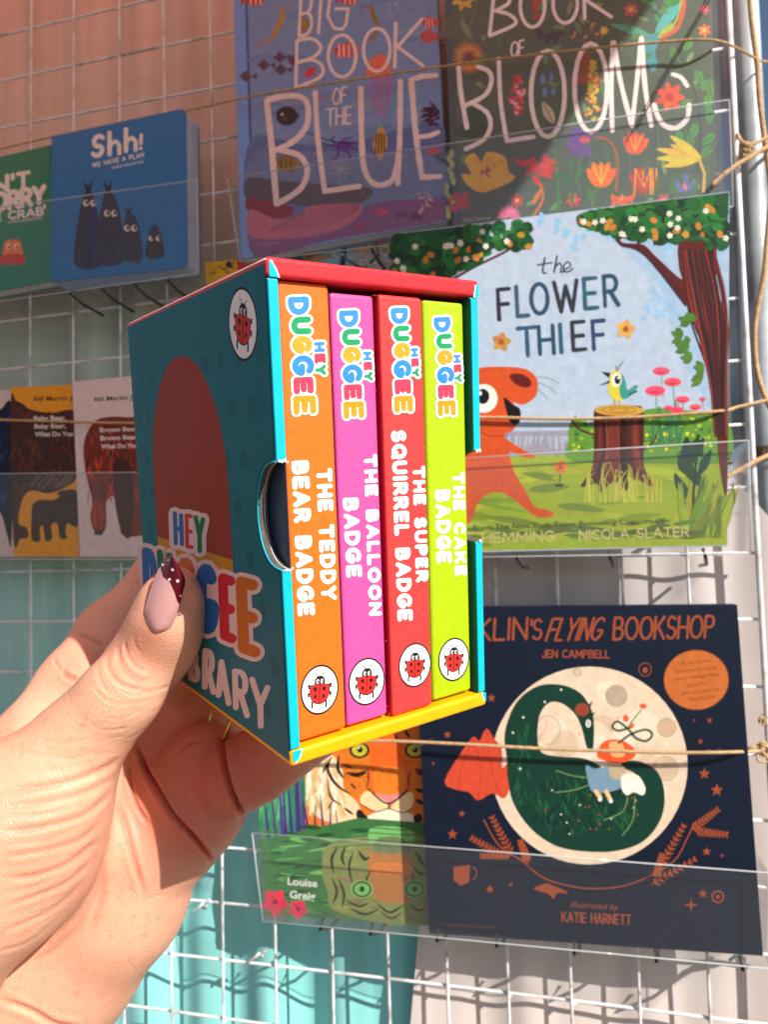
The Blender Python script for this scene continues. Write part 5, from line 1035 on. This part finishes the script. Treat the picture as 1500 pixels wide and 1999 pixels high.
for (lb, x0, x1, z0, z1, col, edge), tt, lg, bd, yy0 in zip(sp, titles, logos, badges, (.0013, .0017, .0008, .0015)):
    t, a = spine_book(lb, x0, x1, z0, z1, col, edge, y0=yy0)
    for s, p0, p1, up, wd in tt:
        h = up[0] - wd; a.text(s, (p0[0] + wd / 2, p0[1] + wd / 2), (p1[0] + wd / 2, p1[1] - wd / 2), (h, up[1]), wd, WH, gap=.43)
    (p0, p1, H_, q0, q1, h2, w1, w2) = lg
    sizes = [('D', (60, 140, 226), 1.0, 0), ('U', (20, 156, 96), .92, .10), ('G', (250, 160, 40), .92, .10), ('G', (48, 136, 226), 1.06, .04), ('E', (232, 60, 90), .92, .06), ('E', (250, 150, 30), 1.10, 0)]
    n = 6; d = (np.array(p1, float) - p0); cells = [.17, .16, .155, .19, .15, .175]; tot = sum(cells); acc = 0; spec = []
    for (ch, c, sc, sh), cw in zip(sizes, cells):
        u0, u1 = (acc + cw * .2) / tot, (acc + cw * .8) / tot; acc += cw
        A0, A1 = np.array(p0) + d * u0 + np.array([H_ * sh + w1 * .5, 0]), np.array(p0) + d * u1 + np.array([H_ * sh + w1 * .5, 0])
        up = np.array([(H_ - w1) * sc, -1.0]); spec.append((ch, A0, A1, A0 + up, A1 + up, c, w1))
    d2 = np.array(q1, float) - q0
    for k, (ch, c) in enumerate((('H', (60, 140, 226)), ('E', (232, 60, 90)), ('Y', (20, 156, 96)))):
        A0, A1 = np.array(q0) + d2 * (k / 3 + .07) + [w2 / 2, 0], np.array(q0) + d2 * (k / 3 + .26) + [w2 / 2, 0]; up = np.array([h2 - w2, -.5]); spec.append((ch, A0, A1, A0 + up, A1 + up, c, w2))
    for ch, A, B, C_, D_, c, w_ in spec: a.glyph(ch, A, B, C_, D_, w_ + 8.5, WH)
    for ch, A, B, C_, D_, c, w_ in spec: a.glyph(ch, A, B, C_, D_, w_, c)
    ladybird(a, *bd)
    for k in range(14):   # small scuffs on the face
        q = F2(R.uniform(x0 + .0011, x1 - .0011), R.uniform(z0 + .001, z1 - .001)); a.ell(q[0], q[1], R.uniform(.4, .9), R.uniform(.5, 1.8), tuple(min(255, int(v * .6 + 100)) for v in col), R.uniform(-10, 10), 6)
    a.build('spine_print', t, M_SPINE)
# ================================================================== the hand
def depth_on_cover(px, py, lx):
    """depth along the view ray at which the box-local x equals lx (negative: in front of the printed side)"""
    d = BM.T @ ray(px, py); o = BM.T @ (CAM - BT); return (lx - o[0]) / d[0]
def J(px, py, dep, rpx): return (at(px, py, dep), rpx * dep / F)
VX = .00105
class Sdf:
    def __init__(s, lo, hi):
        s.lo = lo; s.n = np.ceil((hi - lo) / VX).astype(int) + 1; s.f = np.full(s.n, .03, np.float32)
        s.ax = [lo[i] + VX * np.arange(s.n[i]) for i in range(3)]
    def window(s, lo, hi):
        a = np.maximum(np.floor((lo - s.lo) / VX).astype(int), 0); b = np.minimum(np.ceil((hi - s.lo) / VX).astype(int) + 1, s.n)
        return a, b
def chain_sdf(S, chain, k_in=.004, flat=None):
    """smooth union of round cones along a chain, evaluated near the chain only"""
    lo = np.min([p - r for p, r in chain], 0) - .012; hi = np.max([p + r for p, r in chain], 0) + .012
    a, b = S.window(lo, hi); 
    if np.any(b <= a): return None
    X, Y, Z = np.meshgrid(S.ax[0][a[0]:b[0]], S.ax[1][a[1]:b[1]], S.ax[2][a[2]:b[2]], indexing='ij')
    X = X.astype(np.float32); Y = Y.astype(np.float32); Z = Z.astype(np.float32); out = None
    for (p, r0), (q, r1) in zip(chain, chain[1:]):
        d = q - p; L2_ = d @ d
        t = np.clip(((X - p[0]) * d[0] + (Y - p[1]) * d[1] + (Z - p[2]) * d[2]) / L2_, 0, 1)
        dist = np.sqrt((X - p[0] - t * d[0]) ** 2 + (Y - p[1] - t * d[1]) ** 2 + (Z - p[2] - t * d[2]) ** 2) - (r0 + (r1 - r0) * t)
        out = dist if out is None else smin(out, dist, k_in)
    return a, b, out
def smin(x, y, k):
    h = np.maximum(k - np.abs(x - y), 0) / k
    return np.minimum(x, y) - h * h * k * .25
# --- skeleton, each joint: image position, distance from the camera, radius in image pixels
def TJ(px, py, rpx, gap=.0006, extra=0.0):
    dep = .18
    for _ in range(6): dep = depth_on_cover(px, py, -(rpx * dep / F - gap) - extra)
    return J(px, py, dep, rpx)
thumb = [J(152, 1452, .181, 82), J(206, 1390, .180, 70), J(240, 1352, .1790, 68), TJ(278, 1303, 70, extra=.0022), TJ(310, 1256, 68, extra=.0006), TJ(328, 1212, 64), TJ(338, 1172, 53), TJ(343, 1146, 38)]
base = [J(-190, 1800, .172, 245), J(-60, 1690, .174, 178), J(45, 1606, .177, 138), J(98, 1540, .180, 112), J(152, 1452, .181, 82)]
heel = [J(40, 1670, .181, 136), J(30, 1600, .180, 126)]
index = [J(-40, 1540, .205, 96), J(84, 1440, .206, 78), J(150, 1345, .214, 74), J(222, 1248, .225, 72), J(331, 1128, .2365, 62), J(430, 1085, .246, 50), J(520, 1075, .253, 42)]
palm = [J(-190, 2190, .205, 260), J(-10, 2010, .208, 172), J(108, 1862, .209, 164), J(212, 1744, .208, 146), J(262, 1640, .208, 140)]
palm2 = [J(-10, 2010, .208, 160), J(60, 1760, .212, 170), J(150, 1580, .214, 140)]
knuck = [J(60, 1560, .214, 120), J(200, 1470, .219, 110), J(290, 1480, .217, 90)]
pinky = [J(335, 1622, .2075, 104), J(376, 1560, .2065, 102), J(400, 1500, .207, 88)]
pinky2 = [J(452, 1520, .2005, 74), J(505, 1492, .1985, 64), J(556, 1462, .1985, 54), J(620, 1436, .2, 46)]
ring = [J(300, 1500, .218, 92), J(372, 1440, .222, 76), J(452, 1350, .238, 60), J(560, 1300, .2475, 50), J(640, 1280, .255, 42)]
middle = [J(230, 1440, .221, 90), J(300, 1360, .226, 70), J(390, 1230, .2405, 58), J(500, 1180, .25, 48), J(590, 1170, .257, 42)]
allj = [j for c in (thumb, base, index, palm, palm2, knuck, pinky, pinky2, ring, middle) for j in c]
lo = np.min([p - r for p, r in allj], 0) - .006; hi = np.max([p + r for p, r in allj], 0) + .006
vis_lo = at(-330, 2300, .2); lo[0] = max(lo[0], at(-420, 1700, .2)[0]); lo[2] = max(lo[2], at(0, 2420, .2)[2])
S = Sdf(lo, hi)
def blend(chain, k, k_in=.005):
    r = chain_sdf(S, chain, k_in)
    if r is None: return
    a, b, d = r; sl = tuple(slice(a[i], b[i]) for i in range(3)); S.f[sl] = smin(S.f[sl], d, k)
for c, k in ((palm, .006), (palm2, .010), (knuck, .010), (index, .008), (middle, .004), (ring, .0035), (pinky, .0035), (pinky2, .0016), (base, .003), (heel, .012), (thumb, .006)): blend(c, k)
import openvdb
g = openvdb.FloatGrid(); g.background = .03; g.copyFromArray(np.ascontiguousarray(S.f)); g.transform = openvdb.createLinearTransform(voxelSize=VX)
pts, quads = g.convertToQuads(isovalue=0.0)
pts = np.array(pts) + S.lo
hand_t = thing('hand', 'bare left hand with a dotted maroon nail tip gripping the boxed set', 'hand', at(120, 1700, .2))
M_SK = None
me = bpy.data.meshes.new('skin'); me.from_pydata((pts - origin(hand_t)).tolist(), [], [tuple(reversed(q)) for q in quads.tolist()])
tmp = bpy.data.objects.new('skin', me); COL.objects.link(tmp)
sm = tmp.modifiers.new('s', 'SMOOTH'); sm.factor = .5; sm.iterations = 4
sb = tmp.modifiers.new('d', 'SUBSURF'); sb.levels = 1; sb.render_levels = 1
me2 = bpy.data.meshes.new_from_object(tmp.evaluated_get(bpy.context.evaluated_depsgraph_get()))
bpy.data.objects.remove(tmp)
N = len(me2.vertices); co = np.empty(N * 3, np.float32); me2.vertices.foreach_get('co', co); co = co.reshape(-1, 3).astype(float) + origin(hand_t)
nr = np.empty(N * 3, np.float32); me2.vertices.foreach_get('normal', nr); nr = nr.reshape(-1, 3).astype(float)
q = (co - CAM) @ RC.T; PX = 750 + F * q[:, 0] / q[:, 2]; PY = 999.5 + F * q[:, 1] / q[:, 2]; DP = q[:, 2]
if (nr * (co - co.mean(0))).sum() < 0: nr = -nr; me2.flip_normals()
vd = (co - CAM); vd /= np.linalg.norm(vd, axis=1)[:, None]; facing = np.clip(-(nr * vd).sum(1) * 2.2, 0, 1)
disp = np.zeros(N)
def crease(P, width, depth, dlo=0, dhi=9, ridge=.45):
    """groove along an image-space polyline on the skin that faces the camera, swelling a little on both sides"""
    global disp
    P = np.array([list(p) for p in catmull(P, 6)]); best = np.full(N, 1e9); U = np.zeros(N)
    x0, y0 = P.min(0) - 6 * width; x1, y1 = P.max(0) + 6 * width
    idx = np.where((PX > x0) & (PX < x1) & (PY > y0) & (PY < y1) & (facing > 0) & (DP > dlo) & (DP < dhi))[0]
    if not len(idx): return
    b = np.full(len(idx), 1e9); U = np.zeros(len(idx)); n = len(P) - 1
    for i in range(n):
        d = P[i + 1] - P[i]; t = np.clip(((PX[idx] - P[i, 0]) * d[0] + (PY[idx] - P[i, 1]) * d[1]) / (d @ d + 1e-9), 0, 1)
        r = np.hypot(PX[idx] - P[i, 0] - t * d[0], PY[idx] - P[i, 1] - t * d[1]); m_ = r < b; b[m_] = r[m_]; U[m_] = (i + t[m_]) / n
    fade = np.clip(np.minimum(U, 1 - U) * 5, 0, 1)
    disp[idx] -= (depth * np.exp(-(b / width) ** 2) - depth * ridge * np.exp(-((b - 2.2 * width) / (1.3 * width)) ** 2)) * facing[idx] * fade
FR = .197
rj = random.Random(8)
# folds of the ball of the thumb
for P, w_, dp in (([(0, 1534), (70, 1536), (150, 1524), (205, 1500), (230, 1478)], 5, .0009), ([(0, 1572), (80, 1570), (160, 1552), (222, 1516)], 5, .0007), ([(0, 1621), (90, 1612), (170, 1586), (222, 1540)], 4.5, .0008), ([(0, 1672), (80, 1664), (150, 1640), (205, 1598)], 4, .0006), ([(0, 1716), (70, 1706), (140, 1680), (198, 1636)], 4, .0006), ([(0, 1772), (70, 1752), (130, 1722), (190, 1672)], 3.5, .0005), ([(0, 1820), (60, 1800), (120, 1764), (170, 1712)], 3.5, .0005), ([(-10, 1860), (50, 1838), (104, 1800)], 3, .0004),
                  ([(20, 1455), (80, 1475), (150, 1478), (200, 1462)], 4, .00028), ([(60, 1440), (120, 1450), (180, 1440)], 3, .00018), ([(0, 1500), (60, 1506), (130, 1500)], 3, .0002), ([(0, 1596), (90, 1590), (150, 1570)], 2.5, .0002), ([(0, 1648), (90, 1638), (160, 1610)], 2.5, .0002), ([(0, 1744), (60, 1732), (120, 1704)], 2.5, .0002)):
    crease([(x + rj.uniform(-3, 3), y + rj.uniform(-3.5, 3.5)) for x, y in P], w_ * rj.uniform(1.0, 1.5), dp * rj.uniform(.32, .58), 0, FR)
# knuckle folds of the thumb and cuticle
for P, w_, dp in (([(232, 1262), (234, 1288), (250, 1312), (274, 1326), (296, 1330)], 4, .0005), ([(208, 1276), (212, 1304), (228, 1328), (256, 1344), (300, 1348)], 4, .00045), ([(244, 1250), (248, 1276), (264, 1300), (284, 1310)], 3, .00035), ([(225, 1340), (260, 1356), (310, 1346), (330, 1338)], 3, .0003), ([(190, 1300), (196, 1330), (214, 1352)], 3, .00025), ([(262, 1242), (266, 1262), (280, 1278)], 2.6, .00022), ([(180, 1340), (220, 1372), (280, 1370)], 2.6, .0002), ([(200, 1400), (240, 1402), (280, 1384)], 2.2, .00015), ([(160, 1400), (200, 1424), (250, 1420)], 2.2, .00015)):
    crease(P, w_, dp * .8, 0, FR)
# lines of the palm and between the fingers
for P, w_, dp in (([(262, 1446), (280, 1490), (305, 1534), (340, 1592), (384, 1640), (424, 1694)], 4.5, .0024), ([(436, 1440), (440, 1490), (452, 1540), (478, 1600)], 5, .003), ([(224, 1556), (244, 1610), (262, 1680), (286, 1760)], 5, .0005), ([(196, 1640), (202, 1700), (196, 1760), (170, 1830)], 7, .0006), ([(250, 1480), (262, 1560), (290, 1610)], 4, .0006), ([(0, 1950), (60, 1972), (110, 1999), (170, 2010)], 6, .0006), ([(60, 1880), (110, 1850), (160, 1800), (196, 1730)], 5, .0004), ([(346, 1470), (366, 1452), (392, 1446)], 4, .0004)):
    crease(P, w_, dp, .18, 9)
for P, w_, dp in (([(150, 1238), (176, 1246), (206, 1262)], 4, .0005), ([(120, 1310), (136, 1322), (150, 1322)], 5, .0006), ([(106, 1282), (110, 1296), (120, 1306)], 3, .0003)):
    crease(P, w_, dp, .19, 9)
rr_ = random.Random(12)
for k in range(70):
    x, y = rr_.uniform(0, 330), rr_.uniform(1300, 1850)
    if rr_.random() < .7: crease([(x, y), (x + rr_.uniform(10, 26), y + rr_.uniform(-9, 3)), (x + rr_.uniform(30, 60), y + rr_.uniform(-26, -4))], 1.8, .00010, 0, FR, .2)
    else: crease([(x, y), (x + rr_.uniform(-8, 12), y + rr_.uniform(10, 20)), (x + rr_.uniform(-16, 22), y + rr_.uniform(24, 46))], 1.8, .00009, 0, FR, .2)
for k in range(46):
    x, y = rr_.uniform(200, 560), rr_.uniform(1460, 1900)
    crease([(x, y), (x + rr_.uniform(-6, 20), y + rr_.uniform(10, 24)), (x + rr_.uniform(0, 40), y + rr_.uniform(26, 56))], 2.0, .00013, .185, 9, .2)
rs = np.random.RandomState(3); low = np.zeros(N)
for _ in range(26):
    k = rs.normal(0, 260, 3); low += np.sin(co @ k + rs.uniform(0, 6.28)) / 26
co2 = co + nr * (disp + low * .00035)[:, None]
me2.vertices.foreach_set('co', (co2 - origin(hand_t)).astype(np.float32).ravel())
# blood and crease tone, with the palm's shade tinted in, as a vertex layer
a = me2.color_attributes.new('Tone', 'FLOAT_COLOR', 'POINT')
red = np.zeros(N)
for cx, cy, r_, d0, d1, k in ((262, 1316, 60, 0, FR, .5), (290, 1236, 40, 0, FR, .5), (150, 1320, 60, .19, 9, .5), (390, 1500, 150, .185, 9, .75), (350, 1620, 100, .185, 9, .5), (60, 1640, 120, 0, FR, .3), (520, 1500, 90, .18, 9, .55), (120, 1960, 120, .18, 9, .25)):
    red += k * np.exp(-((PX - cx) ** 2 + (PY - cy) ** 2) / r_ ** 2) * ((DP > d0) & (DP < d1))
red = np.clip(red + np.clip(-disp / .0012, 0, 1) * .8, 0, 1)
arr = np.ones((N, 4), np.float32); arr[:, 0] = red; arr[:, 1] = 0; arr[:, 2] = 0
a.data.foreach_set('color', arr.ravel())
me2.polygons.foreach_set('use_smooth', [True] * len(me2.polygons))
mt, t, b = nodes('skin')
tc = t.nodes.new('ShaderNodeTexCoord')
def noise(scale, detail=4, src=None, rough=.5):
    n = t.nodes.new('ShaderNodeTexNoise'); n.inputs['Scale'].default_value = scale; n.inputs['Detail'].default_value = detail; n.inputs['Roughness'].default_value = rough
    t.links.new(src or tc.outputs['Object'], n.inputs['Vector']); return n
def mix(a_, b_, fac, mode='MIX'):
    m_ = t.nodes.new('ShaderNodeMix'); m_.data_type = 'RGBA'; m_.blend_type = mode
    for s_, v in ((6, a_), (7, b_), (0, fac)):
        if isinstance(v, (tuple, float, int)): m_.inputs[s_].default_value = v
        else: t.links.new(v, m_.inputs[s_])
    return m_.outputs[2]
def mrange(src, a0, a1, b0, b1):
    m_ = t.nodes.new('ShaderNodeMapRange'); t.links.new(src, m_.inputs[0])
    for i_, v in enumerate((a0, a1, b0, b1)): m_.inputs[i_ + 1].default_value = v
    return m_.outputs[0]
at_ = t.nodes.new('ShaderNodeAttribute'); at_.attribute_name = 'Tone'; sp_ = t.nodes.new('ShaderNodeSeparateColor'); t.links.new(at_.outputs['Color'], sp_.inputs[0])
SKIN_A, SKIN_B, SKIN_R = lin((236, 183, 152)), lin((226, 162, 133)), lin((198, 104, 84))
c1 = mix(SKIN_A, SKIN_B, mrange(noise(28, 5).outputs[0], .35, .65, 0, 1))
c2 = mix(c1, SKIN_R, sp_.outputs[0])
c3 = mix(c2, lin((206, 136, 112)), mrange(noise(420, 3).outputs[0], .56, .74, 0, .45))
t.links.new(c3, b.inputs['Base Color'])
b.inputs['Subsurface Weight'].default_value = .32; b.inputs['Subsurface Radius'].default_value = (1.0, .32, .16); b.inputs['Subsurface Scale'].default_value = .0026
b.inputs['Roughness'].default_value = .46; b.inputs['Specular IOR Level'].default_value = .42
t.links.new(mrange(noise(160, 3).outputs[0], .3, .7, .38, .55), b.inputs['Roughness'])
vo = t.nodes.new('ShaderNodeTexVoronoi'); vo.inputs['Scale'].default_value = 1; vo.feature = 'DISTANCE_TO_EDGE'
mp = t.nodes.new('ShaderNodeMapping'); mp.inputs['Scale'].default_value = (1500, 1500, 1100)
wr = noise(90, 2); ad = t.nodes.new('ShaderNodeVectorMath'); ad.operation = 'MULTIPLY_ADD'; ad.inputs[1].default_value = (.004, .004, .004)
t.links.new(wr.outputs['Color'], ad.inputs[0]); t.links.new(tc.outputs['Object'], ad.inputs[2]); t.links.new(ad.outputs[0], mp.inputs[0]); t.links.new(mp.outputs[0], vo.inputs['Vector'])
b1 = t.nodes.new('ShaderNodeBump'); b1.inputs['Strength'].default_value = .38; b1.inputs['Distance'].default_value = .00013; t.links.new(mrange(vo.outputs['Distance'], 0, .25, 0, 1), b1.inputs['Height'])
st = t.nodes.new('ShaderNodeMapping'); st.inputs['Rotation'].default_value = (.3, .5, .2); st.inputs['Scale'].default_value = (140, 900, 700); t.links.new(tc.outputs['Object'], st.inputs[0])
b2 = t.nodes.new('ShaderNodeBump'); b2.inputs['Strength'].default_value = .35; b2.inputs['Distance'].default_value = .00016; t.links.new(noise(1, 4, st.outputs[0], .6).outputs[0], b2.inputs['Height']); t.links.new(b1.outputs[0], b2.inputs['Normal'])
t.links.new(b2.outputs[0], b.inputs['Normal'])
me2.materials.clear(); me2.materials.append(mt)
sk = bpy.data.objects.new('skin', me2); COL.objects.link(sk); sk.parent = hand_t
# ---- forearm running back below the camera, outside the picture
def C3(x, y, z): return CAM + RC.T @ np.array([x, y, z])
V, Fc = tube(catmull([C3(-.118, .140, .203), C3(-.136, .172, .196), C3(-.165, .225, .165), C3(-.195, .290, .115), C3(-.225, .360, .05)], 8), .03, 28, rfun=lambda u: .0285 + .014 * u - .004 * math.sin(math.pi * min(1, u * 3)) * (u < .33))
mesh('forearm', V, Fc, mt, hand_t, smooth=True)
# ---- thumb nail: a curved plate lying on the skin, polish on its slanting tip
from mathutils.bvhtree import BVHTree
bv = BVHTree.FromPolygons([Vector(p) for p in co2.tolist()], [tuple(p.vertices) for p in me2.polygons])
Lp = catmull([(300, 1234), (286, 1218), (283, 1196), (289, 1170), (300, 1136), (314, 1104), (331, 1083)], 6)
Rp = catmull([(312, 1237), (330, 1230), (341, 1210), (350, 1184), (357, 1156), (361, 1128), (337, 1085)], 6)
def samp(P, u):
    x = u * (len(P) - 1); i = min(int(x), len(P) - 2); f_ = x - i; return P[i] * (1 - f_) + P[i + 1] * f_
pu = []; dz = []
for i in range(14):
    for j in range(9):
        a_, c_ = samp(Lp, i / 13), samp(Rp, i / 13); p_ = a_ + (c_ - a_) * j / 8; h_ = bv.ray_cast(Vector(CAM), Vector(ray(*p_)).normalized(), 1.0)
        if h_[0] is not None and i / 13 < .8 and (RC @ (np.array(h_[0]) - CAM))[2] < .2: u, v = i / 13, j / 8 * 2 - 1; pu.append([1, u, v, u * u, u * v, v * v]); dz.append((RC @ (np.array(h_[0]) - CAM))[2])
cf = np.linalg.lstsq(np.array(pu), np.array(dz), rcond=None)[0]
cf[3] = min(cf[3], .0015); cf[5] = max(cf[5], .0014)
def nail(u, v, lift=0.0):
    a_, c_ = samp(Lp, u), samp(Rp, u); p_ = a_ + (c_ - a_) * (v + 1) / 2
    d_ = cf @ np.array([1, u, v, u * u, u * v, v * v]) - .00065 - lift + .0007 * abs(v) ** 4 + .0006 * max(0, .12 - u) / .12
    return at(p_[0], p_[1], d_), p_
NU, NV = 110, 72; V = []; Fc = []; C = []; PP = []
dots = [(318, 1102, 2.8), (337, 1112, 3.0), (331, 1131, 2.8), (347, 1134, 3.0), (353, 1163, 2.0), (328, 1094, 1.6)]
tipc = [(310, 1100), (316, 1122), (330, 1140), (340, 1158), (347, 1180), (352, 1182)]
def in_tip(p_):
    T2 = [(306, 1098), (313, 1108), (318, 1126), (331, 1136), (340, 1155), (345, 1172), (351, 1182)]
    for (x0, y0), (x1, y1) in zip(T2, T2[1:]):
        if x0 <= p_[0] <= x1 or (x0 == 306 and p_[0] < x0): return p_[1] < y0 + (y1 - y0) * (p_[0] - x0) / (x1 - x0)
    return True
for i in range(NU + 1):
    for j in range(NV + 1): p3, p2 = nail(i / NU, j / NV * 2 - 1); V.append(p3); PP.append(p2)
PKN = (226, 168, 168)
for i in range(NU):
    for j in range(NV):
        k = i * (NV + 1) + j; Fc.append((k, k + 1, k + NV + 2, k + NV + 1)); c_ = (PP[k] + PP[k + NV + 2]) / 2
        u = i / NU
        if in_tip(c_):
            col = (92, 8, 30)
            for x, y, r in dots:
                if (c_[0] - x) ** 2 + (c_[1] - y) ** 2 < r * r: col = (240, 226, 222)
        else: col = tuple(int(p * (1 - .25 * u) + q_ * .25 * u) for p, q_ in zip(PKN, (236, 190, 186)))
        C.append(lin(col))
k0 = len(V)
ringi = [j for j in range(NV + 1)] + [i * (NV + 1) + NV for i in range(1, NU + 1)] + [NU * (NV + 1) + j for j in range(NV - 1, -1, -1)] + [i * (NV + 1) for i in range(NU - 1, 0, -1)]
for r_ in ringi: p_ = PP[r_]; v_ = V[r_]; V.append(v_ + (v_ - CAM) / np.linalg.norm(v_ - CAM) * .0007)
n_ = len(ringi)
for i in range(n_): Fc.append((ringi[i], ringi[(i + 1) % n_], k0 + (i + 1) % n_, k0 + i)); C.append(lin((92, 8, 30) if in_tip(PP[ringi[i]]) else PKN))
mn, tn, bn = nodes('nail_varnish'); aa = tn.nodes.new('ShaderNodeAttribute'); aa.attribute_name = 'Col'
nn = tn.nodes.new('ShaderNodeTexNoise'); nn.inputs['Scale'].default_value = 60; mm_ = tn.nodes.new('ShaderNodeMix'); mm_.data_type = 'RGBA'; mm_.blend_type = 'MULTIPLY'; mm_.inputs[0].default_value = .12
tn.links.new(aa.outputs[0], mm_.inputs[6]); tn.links.new(nn.outputs[0], mm_.inputs[7]); tn.links.new(mm_.outputs[2], bn.inputs['Base Color'])
bn.inputs['Roughness'].default_value = .22; bn.inputs['Coat Weight'].default_value = .2; bn.inputs['Coat Roughness'].default_value = .08
mesh('thumb_nail', V, Fc, mn, hand_t, smooth=True, cols=C)
# ---- thin gold ring glinting behind the base corner
gp = []
c0 = at(428, 1408, .2065); ax_ = RC.T @ np.array([.80, .35, .5]); ax_ /= np.linalg.norm(ax_); e1_ = np.cross(ax_, [0, 1, 0]); e1_ /= np.linalg.norm(e1_); e2_ = np.cross(ax_, e1_)
for k in range(49): an = 2 * math.pi * k / 48; gp.append(c0 + .0072 * (math.cos(an) * e1_ + math.sin(an) * e2_))
V, Fc = tube(gp, .0006, 8); setp(mesh('finger_ring', V, Fc, mat('gold', (222, 176, 96), .22, metal=1.0, var=.05), loc=c0, smooth=True), 'thin gold ring on a finger in the dark below the slipcase', 'ring')
